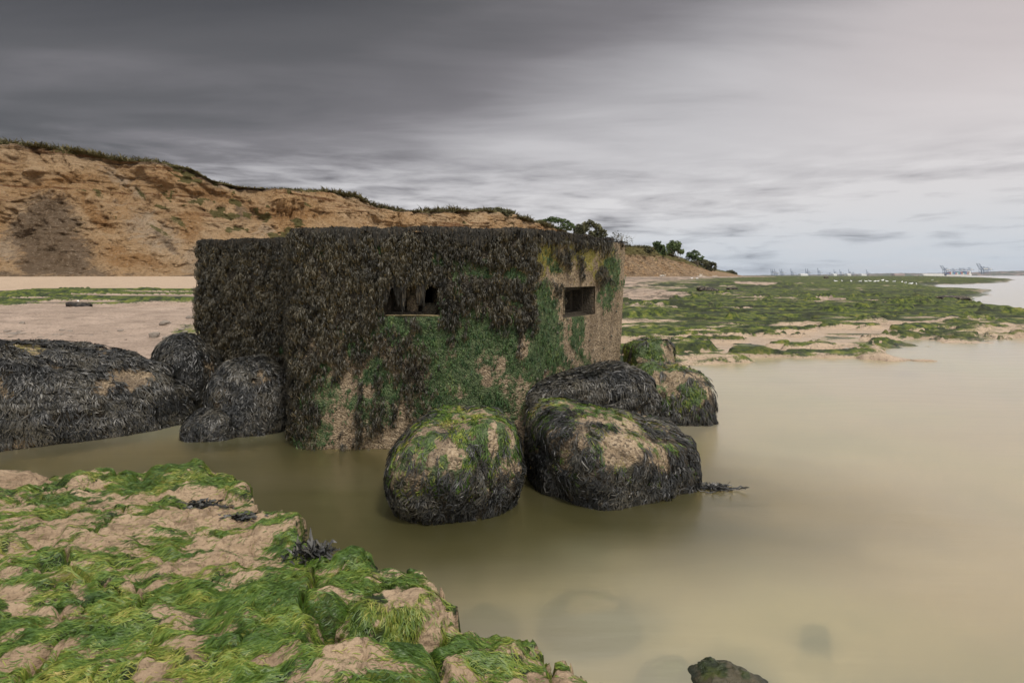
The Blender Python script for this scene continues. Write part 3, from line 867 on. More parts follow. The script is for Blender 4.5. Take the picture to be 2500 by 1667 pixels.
class Rock:
    def __init__(self, c, s, rot=0.0, e=3.0, amp=0.10, freq=1.6, seed=0, tilt=0.0, tilty=0.0, low=0.0, under=0.0):
        self.under = under
        self.c, self.s, self.e, self.amp, self.freq, self.seed = np.array(c, float), np.array(s, float), e, amp, freq, seed
        a = math.radians(tilt)
        b = math.radians(tilty)
        Ty = np.array([[math.cos(a), 0, math.sin(a)], [0, 1, 0], [-math.sin(a), 0, math.cos(a)]])
        Tx = np.array([[1, 0, 0], [0, math.cos(b), -math.sin(b)], [0, math.sin(b), math.cos(b)]])
        self.M = rot2(math.radians(rot)) @ Ty @ Tx
        self.low = low
        # broken facets: planes that chip the rounded block
        self.cut = []
        if amp > 0.03:
            rg = np.random.default_rng(900 + seed)
            for i in range(9):
                n_ = norm(rg.normal(0, 1, 3) * np.array([1, 1, 0.8]))
                self.cut.append((n_, (0.80 + 0.12 * rg.random()) * float((np.abs(n_) ** e).sum() ** (-1.0 / e))))

    def pt(self, d):
        """unit directions in rock space -> world"""
        r = (np.abs(d) ** self.e).sum(-1) ** (-1.0 / self.e)
        for n_, o_ in self.cut:
            c_ = o_ / np.maximum(d @ n_, 0.12)
            r = (r ** -14.0 + c_ ** -14.0) ** (-1 / 14.0)
        f, sd = self.freq, self.seed
        n = fbm(d[..., 0] * f + sd * 3.1, d[..., 1] * f, d[..., 2] * f, 4, 100 + sd)
        n2 = fbm(d[..., 0] * f * 5 + sd, d[..., 1] * f * 5, d[..., 2] * f * 5, 3, 140 + sd)
        r = r * (1 + self.amp * (1.6 * n + 0.28 * n2))
        r = r * (1 + 0.35 * self.amp * np.round(2.2 * fbm(d[..., 0] * 2.2 + sd, d[..., 1] * 2.2, d[..., 2] * 2.2, 2, 160 + sd)))
        q = d * r[..., None] * self.s
        if self.under:
            f_ = 1 - self.under * ss(0.35, -0.35, (q[..., 2] + self.c[2]))
            q = q * np.stack([f_, f_, np.ones_like(f_)], -1)
        return q @ self.M.T + self.c

    def surf(self, P):
        q = (P - self.c) @ self.M
        d = norm(q / self.s)
        eps = 0.04
        t1 = norm(np.cross(d, np.where(np.abs(d[..., 2:3]) > 0.8, np.array([1.0, 0, 0]), np.array([0, 0, 1.0]))))
        t2 = np.cross(d, t1)
        p0, p1, p2 = self.pt(d), self.pt(norm(d + eps * t1)), self.pt(norm(d + eps * t2))
        n = norm(np.cross(p1 - p0, p2 - p0))
        n = np.where(((n * (p0 - self.c)).sum(-1, keepdims=True)) < 0, -n, n)
        return p0, n

    def dirs(self, n):
        """cube sphere"""
        u = np.tan(np.linspace(-1, 1, n) * math.pi / 4)
        U, Vv = np.meshgrid(u, u, indexing='ij')
        o = np.ones_like(U)
        out = []
        for f in ((o, U, Vv), (-o, Vv, U), (Vv, o, U), (U, -o, Vv), (U, Vv, o), (Vv, U, -o)):
            out.append(norm(np.stack(f, -1)))
        return out

    def build(self, name, mat, parent, n=60, masks=None, smooth=True):
        Vs, Fs, o = [], [], 0
        for D in self.dirs(n):
            V = self.pt(D)
            Vs.append(V.reshape(-1, 3))
            Fs.append(grid_faces(n, n) + o)
            o += n * n
        V, Fc = np.concatenate(Vs), np.concatenate(Fs)
        at_ = masks(V, self) if masks else {}
        for k in ('g', 'o', 'k'):
            at_.setdefault(k, np.zeros(len(V)))
        at_['s'] = np.zeros(len(V))
        # weld seams
        key = np.round(V, 4)
        _, ui, inv = np.unique(key, axis=0, return_index=True, return_inverse=True)
        inv = inv.ravel()
        V2 = V[ui]
        F2 = inv[Fc]
        at_ = {k: a[ui] for k, a in at_.items()}
        return mesh(name, V2, F2, mat, parent, at_, smooth)

    def sample(self, n, seed=1):
        r = np.random.default_rng(seed)
        d = norm(r.normal(0, 1, (n, 3)))
        return self.surf(self.pt(d))


def forked(P, D, surf, L, K, hw, lift, wob, grav, nb, spread, name, mat, parent, tilt=0.6, rnd=None, prof=None):
    """tufts of nb ribbons spreading from each root"""
    n = len(P)
    Pn, Nn = surf(P)
    D = norm(D - Nn * (D * Nn).sum(-1, keepdims=True))
    S = np.cross(D, Nn)
    Pr = np.repeat(Pn, nb, 0)
    a = RNG.normal(0, spread, (n * nb, 1))
    Dr = np.repeat(D, nb, 0) * np.cos(a) + np.repeat(S, nb, 0) * np.sin(a)
    Lr = np.repeat(L, nb) * (0.6 + 0.6 * RNG.random(n * nb))
    C, Ns = march(Pr + RNG.normal(0, 0.006, Pr.shape), Dr, Lr, K, surf, lift, wob, grav)
    prof = np.array([0.5, 0.8, 1.0, 1.25, 0.35]) if prof is None else np.array(prof)
    prof = np.interp(np.linspace(0, 1, K), np.linspace(0, 1, len(prof)), prof)
    Wd = (hw * (0.6 + 0.8 * RNG.random(n * nb)))[:, None] * prof[None]
    lf = RNG.random((n * nb, 1, 1)) * 0.012 + np.repeat(0.016 * (1 + 1.3 * fbm(P[:, 0] / 0.08, P[:, 1] / 0.08, P[:, 2] / 0.12, 2, 340)), nb)[:, None, None] * (K == 6)
    C = C + Ns * lf
    if rnd is None:
        rnd = np.clip(0.42 + 0.9 * fbm(P[:, 0] / 0.22, P[:, 1] / 0.22, P[:, 2] / 0.3, 3, 350) + RNG.normal(0, 0.15, len(P)), 0, 1)
    return ribbons(name, C, Wd, sides(C, Ns, tilt), mat, parent, None if rnd is None else np.clip(np.repeat(rnd, nb) + RNG.normal(0, 0.15, n * nb), 0, 1))


def dress(rock, o, spec, seed):
    """grow seaweed on a boulder: spec = list of (part, mat, count, mask fn, length, hw, K, lift, nb, spread, wob, grav)"""
    for (pn, mat, cnt, mf, L, hw, K, lift, nb, spread, wob, grav, lab) in spec:
        P, Nn = rock.sample(cnt, seed)
        mk = mf(P, Nn)
        k = np.random.default_rng(seed + 5).random(len(P)) < mk
        k &= P[:, 2] > -0.12
        cl = fbm(P[:, 0] / 0.07, P[:, 1] / 0.07, P[:, 2] / 0.11, 2, 330 + seed) * 1.3
        k &= np.random.default_rng(seed + 6).random(len(P)) < ss(-0.6, 0.1, cl)
        P, Nn = P[k], Nn[k]
        if len(P) < 5:
            continue
        out = P - rock.c
        out[:, 2] = 0
        D = norm(out) * 0.8 + np.array([0, 0, -1.0])
        D = D + 0.35 * np.stack([vnoise(P[:, 0] * 3, P[:, 1] * 3, P[:, 2] * 3, 301), vnoise(P[:, 0] * 3, P[:, 1] * 3, P[:, 2] * 3, 302), 0 * P[:, 0]], -1)
        Ls = L * (0.6 + 0.8 * np.random.default_rng(seed + 9).random(len(P)))
        o2 = forked(P, D, rock.surf, Ls, K, hw, np.linspace(0.004, lift, K), wob, grav, nb, spread, pn, mat, o)
        if lab: o2['label'] = lab
        seed += 13


def clump(P, sc, seed, lo, hi):
    return ss(lo, hi, fbm(P[:, 0] / sc, P[:, 1] / sc, P[:, 2] / sc, 3, seed))


def boulder(label, cat, rock, style, seed, group=None, n=60, dens=1.0, mat=None):
    wb = tuple(rock.c * np.array([1, 1, 0]))
    o = empty('boulder', wb, label, cat, group)
    zt = rock.c[2] + rock.s[2]

    def fields(P):
        up = (P[:, 2] - 0.0) / max(zt, 0.05)
        x, y, z = P[:, 0], P[:, 1], P[:, 2]
        nz1 = fbm(x / 0.26, y / 0.26, z / 0.34, 4, seed)
        nz2 = fbm(x / 0.08, y / 0.08, z / 0.30, 4, seed + 3)
        nz3 = fbm(x / 0.10, y / 0.10, z / 0.10, 4, seed + 6)
        if style == 'black':        # wholly draped in black wrack
            k = 1.0 - 0.95 * ss(0.16, 0.34, nz1 + 0.5 * nz2 + 0.2 * nz3) * ss(1.0, 0.75, up)
            gr = 0.5 * ss(0.25, 0.45, nz3) * ss(0.7, 0.95, up)
            if rock.low:
                k = np.where(up > 0.84, np.minimum(k, 0.35 + 0.65 * ss(0.20, 0.0, nz1 + 0.3 * nz3)), k)
            ol = ss(0.75, 0.95, up) * 0.55
        elif style in ('mixed', 'mixed_dark'):      # green crown, black curtain, barnacled patches
            gb = 0.30 if style == 'mixed' else 0.62
            gr = ss(gb, gb + 0.3, up + 0.4 * nz1) * ss(-0.26, 0.02, nz2 + 0.3 * nz3) * 1.0
            gr = np.maximum(gr, 0.7 * ss(0.05, 0.32, nz3 + 0.3 * nz1) * ss(0.1, 0.4, up))
            k = 0.36 + 0.5 * ss(-0.05, 0.25, nz2 + 0.25 * nz1) - (0.45 if style == 'mixed' else 0.25) * ss(0.62, 0.85, up + 0.3 * nz1) + (0.0 if style == 'mixed' else 0.15)
            k = k - 0.6 * ss(0.10, 0.32, -nz1 + 0.4 * nz3)
            k = np.maximum(k, ss(0.46, 0.16, up + 0.25 * nz2))
            if style == 'mixed_dark':
                px, py = proj(P)
                k = np.clip(k + 0.22 * (1 - ss(0.2, 0.4, -nz1)), 0, 1)
                pt_ = blobs(px + 20 * nz3, py + 20 * nz1, [(1515, 1095, 46, 48), (1420, 1080, 10, 20)])
                k = k * (1 - pt_); gr = gr * (1 - pt_)
            ol = 0.5 * ss(0.0, 0.35, nz3)
        elif style == 'green':
            gr = 0.95 * ss(-0.14, 0.10, nz1 + 0.5 * nz3 + 0.35 * (up - 0.45))
            k = np.maximum(ss(0.60, 0.25, up + 0.25 * nz1) * 0.95, 0.7 * ss(0.1, 0.3, nz2))
            ol = 0.4 * ss(0.0, 0.3, nz3)
        else:                        # plain rock with a little weed
            gr = 0.75 * ss(-0.15, 0.15, nz1 + 0.4 * nz3 + 0.5 * (up - 0.62))
            k = 0.5 * ss(0.25, 0.0, up)
            ol = 0 * nz1
        return np.clip(gr, 0, 1), np.clip(k, 0, 1), ol

    def masks(V, rk):
        gr, k, ol = fields(V)
        return {'g': gr, 'k': k, 'o': ol}
    rock.build('rock', mat or M_BOULD, o, n, masks)
    spec = []
    wr = 'bladder_wrack'
    if style == 'black':
        spec.append((wr, M_WRACK2, int(13000 * dens), lambda P, N_: fields(P)[1] ** 2, 0.13, 0.0046, 6, 0.026, 3, 0.60, 0.38, 0.30, None))
    elif style in ('mixed', 'mixed_dark'):
        spec.append((wr, M_WRACK2, int(12000 * dens), lambda P, N_: np.clip(fields(P)[1], 0, 1) ** 1.6, 0.085, 0.0032, 6, 0.012, 3, 0.50, 0.36, 0.28, None))
        spec.append(('green_weed', M_ALGA, int(12000 * dens), lambda P, N_: fields(P)[0] ** 1.1, 0.05, 0.0021, 5, 0.008, 3, 0.35, 0.28, 0.2, None))
    elif style == 'green':
        spec.append(('green_weed', M_ALGA, int(9000 * dens), lambda P, N_: 0.7 * fields(P)[0] ** 1.6, 0.045, 0.0025, 5, 0.008, 3, 0.35, 0.28, 0.25, None))
        spec.append((wr, M_WRACK2, int(6000 * dens), lambda P, N_: fields(P)[1] ** 1.5, 0.12, 0.0042, 6, 0.018, 3, 0.28, 0.22, 0.3, None))
    elif style == 'mossy':
        spec.append(('green_weed', M_ALGA, int(9000 * dens), lambda P, N_: fields(P)[0] ** 1.5, 0.04, 0.0012, 5, 0.004, 3, 0.35, 0.25, 0.3, None))
    dress(rock, o, spec, seed)
    return o


boulder('big boulder with bright green weed crown, left one of the front pair in the water', 'boulder',
        Rock((-0.50, 5.08, 0.04), (0.59, 0.68, 0.68), 8, 4.6, 0.08, 1.3, 11, tilt=-3, under=0.30), 'mixed', 11, n=80, dens=1.5)
boulder('big wide boulder with a pale barnacled patch, right one of the front pair', 'boulder',
        Rock((0.90, 5.38, 0.02), (0.76, 0.68, 0.61), 10, 5.0, 0.08, 1.3, 12, tilt=9, under=0.18), 'mixed_dark', 12, n=80, dens=1.6)
boulder('flat slab hung with black wrack, against the pillbox wall above the boulder pair', 'boulder',
        Rock((0.78, 6.55, 0.60), (0.66, 0.42, 0.20), 12, 4.5, 0.10, 1.5, 13, tilt=-7), 'black', 13, dens=1.0)
boulder('wrack covered block heaped behind the slab, under the right wall', 'boulder',
        Rock((1.32, 7.35, 0.28), (0.52, 0.50, 0.44), 0, 3.4, 0.08, 1.5, 14), 'black', 14, dens=0.8)
boulder('green topped boulder sloping into the water at the right end of the rubble', 'boulder',
        Rock((2.10, 7.95, 0.10), (0.62, 0.60, 0.58), -10, 3.0, 0.11, 1.4, 15, tilt=16), 'green', 15, dens=1.1)
boulder('squarish brown green block behind the pillbox corner, on top of the rubble', 'boulder',
        Rock((2.08, 8.75, 0.58), (0.36, 0.36, 0.36), 10, 4.5, 0.07, 1.8, 16), 'green', 16, dens=0.6)
boulder('long slab wall draped in black wrack at the left edge', 'boulder',
        Rock((-5.92, 6.80, 0.32), (1.85, 0.62, 0.80), 36, 2.8, 0.09, 1.5, 17, tilt=5, low=1.0), 'black', 17, n=100, dens=3.2)
boulder('domed boulder hung with black wrack in the corner between the pillbox walls', 'boulder',
        Rock((-3.36, 7.38, 0.20), (0.56, 0.52, 0.74), 0, 2.5, 0.07, 1.4, 18), 'black', 18, dens=1.3)
boulder('dark weedy boulder half hidden behind the left corner of the pillbox', 'boulder',
        Rock((-4.62, 8.15, 0.40), (0.44, 0.45, 0.66), 0, 2.6, 0.07, 1.4, 19), 'black', 19, dens=0.8)
boulder('smallest black weedy rock at the water edge, between the long slab and the domed boulder', 'boulder',
        Rock((-3.62, 6.95, 0.03), (0.30, 0.26, 0.28), 0, 2.4, 0.08, 1.6, 20), 'black', 20, n=40, dens=0.5)

# ------------------------------------------------------------------ pillbox
ZT = 2.43
PB = np.array([(-4.70, 8.60), (-3.10, 8.02), (-2.40, 6.40), (0.19, 6.40), (1.74, 8.75), (0.5, 11.0), (-2.4, 11.3), (-4.4, 10.9)])
pill = empty('pillbox', (-1.0, 8.6, 0.0), 'derelict hexagonal concrete pillbox overgrown with seaweed and barnacles', 'pillbox')


def perimeter(poly, step, rad_):
    pts = []
    n = len(poly)
    for i in range(n):
        p0, p1, p2 = poly[i - 1], poly[i], poly[(i + 1) % n]
        a, b = (p0 - p1) / np.linalg.norm(p0 - p1), (p2 - p1) / np.linalg.norm(p2 - p1)
        th = math.acos(np.clip(a @ b, -1, 1))
        t = rad_ / math.tan(th / 2)
        s, e = p1 + a * t, p1 + b * t
        for k in np.linspace(0, 1, 7):
            pts.append((1 - k) ** 2 * s + 2 * k * (1 - k) * p1 + k * k * e)
        p3 = poly[(i + 2) % n]
        a2, b2 = (p1 - p2) / np.linalg.norm(p1 - p2), (p3 - p2) / np.linalg.norm(p3 - p2)
        t2 = rad_ / math.tan(math.acos(np.clip(a2 @ b2, -1, 1)) / 2)
        e2 = p2 + a2 * t2
        m_ = max(2, int(np.linalg.norm(e2 - e) / step))
        for k in np.linspace(0, 1, m_ + 1)[1:-1]:
            pts.append(e + (e2 - e) * k)
    return np.array(pts)


per = perimeter(PB, 0.018, 0.07)
npn = len(per)
tg = np.roll(per, -1, 0) - np.roll(per, 1, 0)
tg /= np.linalg.norm(tg, axis=1, keepdims=True)
nrm = np.stack([tg[:, 1], -tg[:, 0]], -1)         # outward for this winding
cen = PB.mean(0)
if ((per - cen) * nrm).sum(1).mean() < 0: nrm = -nrm
zs = np.linspace(-0.45, ZT - 0.06, 165)
arcz = np.linspace(0, math.pi / 2, 7)[1:]
inset = np.concatenate([0 * zs, 0.06 * (1 - np.cos(arcz)), [0.10, 0.16, 0.25]])
zz_ = np.concatenate([zs, ZT - 0.06 + 0.06 * np.sin(arcz), [ZT, ZT, ZT]])
nzz = len(zz_)
Xw = per[:, None, 0] - nrm[:, None, 0] * inset[None]
Yw = per[:, None, 1] - nrm[:, None, 1] * inset[None]
Zw = zz_[None] + 0 * Xw
dw = 0.020 * fbm(Xw / 0.5, Yw / 0.5, Zw / 0.5, 4, 81) + 0.008 * fbm(Xw / 0.06, Yw / 0.06, Zw / 0.06, 3, 82)
dw = dw + 0.05 * ss(0.45, 0.0, Zw) * fbm(Xw / 0.3, Yw / 0.3, Zw / 0.3, 3, 83)
Xw += nrm[:, None, 0] * dw
Yw += nrm[:, None, 1] * dw
Zw += (0.025 * fbm(Xw / 0.35, Yw / 0.35, 0, 4, 84)) * ss(ZT - 0.2, ZT, Zw)
# the right wall leans in towards its foot
lean = ss(0.4, 1.74, Xw) * ss(6.8, 8.8, Yw) * (ZT - Zw) * 0.045
Xw -= lean
Pw = np.stack([Xw, Yw, Zw], -1)
wpx, wpy = proj(Pw)
# openings: front wall and right wall
onF = (per[:, 1] < 6.5)[:, None] & (per[:, 0] > -2.3)[:, None] & (per[:, 0] < 0.15)[:, None]
pr = PB[4] - PB[3]
Lr = np.linalg.norm(pr)
sr = ((per - PB[3]) @ pr) / Lr
offr = np.abs((per - PB[3]) @ np.array([pr[1], -pr[0]]) / Lr)
onR = ((offr < 0.02) & (sr > 0.05) & (sr < Lr - 0.05))[:, None]
def zof(py, Yd): return H - (py - HZ) / F * Yd
FX0, FX1 = (937 - 1250) / F * 6.4, (1074 - 1250) / F * 6.4
FZ0, FZ1 = zof(770, 6.4), zof(688, 6.4)
def s_of(px):      # where the ray through px meets the right wall
    k = (px - 1250) / F
    return (k * PB[3][1] - PB[3][0]) / (pr[0] - k * pr[1]) * Lr
RS0, RS1 = s_of(1377), s_of(1452)
ym = PB[3][1] + pr[1] * (RS0 + RS1) / 2 / Lr
RZ0, RZ1 = zof(771, ym), zof(703, ym)
holeF = onF & (Xw > FX0) & (Xw < FX1) & (Zw > FZ0) & (Zw < FZ1)
holeR = onR & (sr[:, None] > RS0) & (sr[:, None] < RS1) & (Zw > RZ0) & (Zw < RZ1)
hv = holeF | holeR
hq = hv | np.roll(hv, -1, 0)
keep = ~(hq[:, :-1] | hq[:, 1:])

def wall_fields(P):
    px, py = proj(P)
    n1 = fbm(P[..., 0] / 0.35, P[..., 1] / 0.35, P[..., 2] / 0.35, 4, 91)
    n2 = fbm(P[..., 0] / 0.10, P[..., 1] / 0.10, P[..., 2] / 0.55, 4, 92)
    n3 = fbm(P[..., 0] / 0.16, P[..., 1] / 0.16, P[..., 2] / 0.16, 3, 93)
    n4 = fbm(P[..., 0] / 0.05, P[..., 1] / 0.05, P[..., 2] / 0.08, 3, 94)
    wx, wy = px + 26 * n3 + 26 * n1 + 14 * n4, py + 30 * n3 + 34 * n1 + 18 * n4
    ptop = np.interp(wx, [480, 640, 700, 730, 765, 800, 835, 880, 935, 1000, 1078, 1120, 1200, 1250, 1280, 1290, 1300], [990, 985, 1010, 1040, 880, 850, 830, 800, 780, 750, 760, 790, 770, 800, 815, 700, 570])
    dens = 0.5 + (ptop - (wy + 60 * n2)) / 80
    k = np.clip(dens, 0, 1)
    # green windows in the curtain
    win = blobs(wx, wy, [(770, 605, 10, 16), (925, 598, 20, 12), (1075, 640, 30, 14), (1120, 700, 12, 40), (1160, 655, 60, 20), (1250, 660, 50, 26), (850, 680, 8, 10), (1250, 740, 22, 14), (690, 855, 14, 18), (720, 870, 12, 24)], 0.35, 1.5)
    k = k * (1 - 0.85 * win)
    # hanging streaks lower down
    streak = ss(0.02, 0.22, n2) * ss(735, 790, px) * 0 + ss(0.06, 0.24, n2)
    zone = ss(700, 740, px) * (1 - ss(1030, 1080, px)) * ss(800, 850, py)
    k = np.maximum(k, streak * zone * 0.62)
    k = np.maximum(k, blobs(wx, wy, [(990, 870, 60, 60), (960, 850, 70, 22), (1000, 930, 40, 60), (880, 860, 22, 50), (745, 1000, 22, 110), (700, 1020, 30, 120), (1010, 790, 22, 14), (820, 860, 14, 60), (1130, 1000, 22, 8, -60), (900, 1030, 30, 50), (1075, 1000, 30, 14, -45)], 0.4, 1.4) * 0.62)
    # right wall tatters
    k = np.maximum(k, blobs(wx, wy, [(1298, 690, 7, 90), (1330, 610, 10, 26), (1372, 618, 12, 22), (1352, 572, 60, 10), (1335, 703, 44, 2.5), (1296, 745, 3.5, 70), (1430, 580, 40, 16), (1415, 650, 6, 26), (1468, 672, 9, 26), (1480, 596, 22, 10), (1372, 720, 5, 16)]) * 0.85)
    grn = blobs(1285 + (wx - 1285) * 0.94, wy, [(1130, 850, 120, 95), (1230, 880, 70, 110), (1010, 810, 90, 40), (1190, 960, 120, 60), (1000, 800, 120, 30), (900, 830, 40, 40), (800, 950, 60, 60), (930, 960, 60, 70), (1080, 960, 90, 60), (790, 1050, 50, 40),
                          (1325, 850, 42, 95), (1335, 745, 22, 45), (1405, 815, 17, 55), (1478, 690, 16, 60, 15), (1350, 655, 12, 12), (1360, 880, 16, 30), (1290, 800, 30, 40), (1420, 900, 12, 30)], 0.35, 1.5)
    tan = blobs(wx, wy, [(1078, 813, 20, 18), (1095, 882, 20, 30), (1200, 890, 50, 55), (1210, 940, 30, 30), (1280, 850, 18, 55), (1105, 945, 35, 16), (1260, 960, 40, 40), (1150, 757, 20, 20), (870, 910, 50, 25), (910, 940, 45, 22)], 0.35, 1.5)
    g_ = np.clip(1.7 * grn - 1.15 * tan + 0.9 * n3 * grn + 0.6 * n2 * grn, 0, 1)
    left = ss(700, 760, px) * (1 - ss(1020, 1100, px)) * ss(820, 870, py)
    g_ = np.clip(g_ - left * 0.35 * ss(0.1, -0.2, n3), 0, 1)
    g_ = np.maximum(g_, win)
    o_ = blobs(wx, wy, [(1330, 640, 60, 45), (1400, 610, 100, 40), (1470, 640, 40, 50), (1300, 720, 30, 40), (1250, 560, 20, 6)]) * 0.62 + 0.12 * ss(720, 600, py) * ss(1290, 1300, px)
    k = k * (1 - 0.5 * ss(0.10, 0.30, n4 + 0.5 * n3) * ss(830, 860, py))
    return np.clip(g_, 0, 1), np.clip(k, 0, 1), np.clip(o_ * (1 + 1.2 * n3), 0, 1)

gw, kw, ow = wall_fields(Pw)
mesh('wall', Pw, grid_faces(npn, nzz, wrap=True, keep=keep), M_WALL, pill, {'g': gw, 'k': kw, 'o': ow, 's': 0 * gw})
# roof slab
top = Pw[:, -1]
rings = [top]
cc = np.array([-1.2, 8.9, ZT])
for f in (0.85, 0.6, 0.3, 0.02):
    r_ = cc + (top - cc) * f
    r_[:, 2] = ZT + 0.02 * fbm(r_[:, 0] / 0.4, r_[:, 1] / 0.4, 0, 3, 85)
    rings.append(r_)
Rr = np.stack(rings, 1)
mesh('roof', Rr, grid_faces(npn, 5, wrap=True), M_WALL, pill, {'g': 0.3 + 0 * Rr[..., 0], 'k': 0.8 + 0 * Rr[..., 0], 'o': 0.5 + 0 * Rr[..., 0], 's': 0 * Rr[..., 0]})


def embrasure(o, A_, u, n_in, w0, h0, z0):
    """stepped, splayed gun opening: A_ lower-left outer corner (xy), u along wall, n_in into wall"""
    steps = [(0.0, 0.0, 0.0), (0.16, 0.0, 0.0), (0.16, 0.045, 0.03), (0.30, 0.05, 0.035), (0.30, 0.11, 0.06), (0.55, 0.17, 0.08), (0.56, 0.171, 0.081)]
    V = []
    for dpt, ix, iz in steps:
        for (a, b) in ((ix - 0.02 * (dpt == 0), iz - 0.02 * (dpt == 0)), (w0 - ix + 0.02 * (dpt == 0), iz - 0.02 * (dpt == 0)), (w0 - ix + 0.02 * (dpt == 0), h0 - iz + 0.02 * (dpt == 0)), (ix - 0.02 * (dpt == 0), h0 - iz + 0.02 * (dpt == 0))):
            p = A_ + u * a + n_in * (dpt + 0.015)
            V.append((p[0], p[1], z0 + b))
    Fc = []
    for i in range(len(steps) - 1):
        for j in range(4):
            Fc.append((i * 4 + j, i * 4 + (j + 1) % 4, (i + 1) * 4 + (j + 1) % 4, (i + 1) * 4 + j))
    V = np.array(V, float)
    z = np.zeros(len(V))
    return mesh('embrasure', V, np.array(Fc), M_WALL, o, {'g': z + 0.25, 'k': np.where(np.arange(len(z)) < 4, 0.5, 1.2), 'o': z, 's': z}, False)  # inner steps darkened in colour to stand for shade in the recess


embrasure(pill, np.array([FX0, 6.4]), np.array([1.0, 0]), np.array([0.0, 1.0]), FX1 - FX0, FZ1 - FZ0, FZ0)
ur = pr / Lr
nin = np.array([-ur[1], ur[0]])
embrasure(pill, PB[3] + ur * RS0, ur, nin, RS1 - RS0, RZ1 - RZ0, RZ0)


def box(c, s, M=None):
    v = np.array([(x, y, z) for x in (-1, 1) for y in (-1, 1) for z in (-1, 1)], float) * np.array(s) / 2
    if M is not None: v = v @ M.T
    return v + np.array(c, float), np.array([(0, 1, 3, 2), (4, 6, 7, 5), (0, 4, 5, 1), (2, 3, 7, 6), (0, 2, 6, 4), (1, 5, 7, 3)])


# inner mullion seen inside the front opening, its dark tone painted as shade, and the pale worn sill
def rough_box(name, c, s, seed, mat, parent, at_=None, e=8):
    rk = Rock(c, np.array(s) / 2 * 1.02, 0, e, 0.05, 2.0, seed)
    return rk.build(name, mat, parent, 18, (lambda V, r: {k: np.full(len(V), v) for k, v in (at_ or {}).items()}))
rough_box('sill', ((FX0 + FX1) / 2 + 0.01, 6.44, FZ0 - 0.004), (FX1 - FX0 - 0.01, 0.10, 0.020), 31, flat_mat('worn_sill', (0.17, 0.135, 0.07), 0.85, var=0.6, scale=28), pill, e=4)
rough_box('mullion', (FX0 + 0.42 * (FX1 - FX0) + 0.02, 6.62, (FZ0 + FZ1) / 2), (0.13, 0.10, FZ1 - FZ0), 32, M_WALL, pill, {'k': 0.55, 'g': 0.3})
rough_box('mullion', (FX0 + 0.80 * (FX1 - FX0), 6.60, FZ0 + 0.06), (0.20, 0.14, 0.15), 33, M_WALL, pill, {'k': 0.8, 'g': 0.5}, 2.4)
mp = PB[3] + ur * (RS0 + 0.36 * (RS1 - RS0)) + nin * 0.24
rough_box('mullion', (mp[0], mp[1], (RZ0 + RZ1) / 2), (0.14, 0.10, RZ1 - RZ0), 34, M_WALL, pill, {'k': 0.5, 'g': 0.45})

# inner dark lining so that the room behind the openings is closed
li = []
for i in range(len(PB)):
    a, b = PB[i], PB[(i + 1) % len(PB)]
# limpets on the right wall
def limpet_mesh(r0):
    rings_ = []
    for k, (rr, zz1) in enumerate(((1.0, 0.0), (0.86, 0.30), (0.55, 0.62), (0.18, 0.85), (0.01, 0.88))):
        an = np.linspace(0, 2 * np.pi, 10, endpoint=False)
        q = 1 + 0.08 * np.cos(5 * an)
        rings_.append(np.stack([rr * q * np.cos(an), rr * q * np.sin(an), zz1 + 0 * an], -1))
    V = np.stack(rings_, 1) * r0
    return V, grid_faces(10, 5, wrap=True)
M_LIMP = flat_mat('limpet_shell', (0.09, 0.085, 0.06), 0.7, scale=60)
lv, lf = limpet_mesh(0.016)
lm_me = None
lim = [(1330, 905), (1370, 905), (1395, 880), (1430, 895), (1450, 855), (1480, 850), (1455, 880), (1470, 878), (1405, 860), (1440, 830), (1500, 820), (1385, 780), (1362, 790), (1350, 800), (1338, 790), (1500, 640), (1495, 610), (1515, 700), (1490, 720), (1345, 945), (1310, 925), (1378, 800), (1360, 812), (1425, 925), (1380, 930), (1430, 790), (1510, 760), (1502, 612), (1488, 605)]
for i, (px, py) in enumerate(lim):
    s_ = s_of(px)
    b = PB[3] + ur * s_
    z = zof(py, b[1])
    if lm_me is None:
        ob = mesh('limpet', lv, lf, M_LIMP, None)
        lm_me = ob
    else:
        ob = lm_me.copy()
        COL.objects.link(ob)
    b = b - nin * 0.008
    ob.location = (b[0] - 0.045 * ss(0.4, 1.74, b[0]) * ss(6.8, 8.8, b[1]) * (ZT - z) - pill.location[0], b[1] - pill.location[1], z)
    ob.rotation_euler = Vector((-nin[0], -nin[1], 0)).to_track_quat('Z', 'Y').to_euler()
    q = 0.7 + 0.7 * random.Random(i).random()
    ob.scale = (q, q, q)
    ob.parent = pill


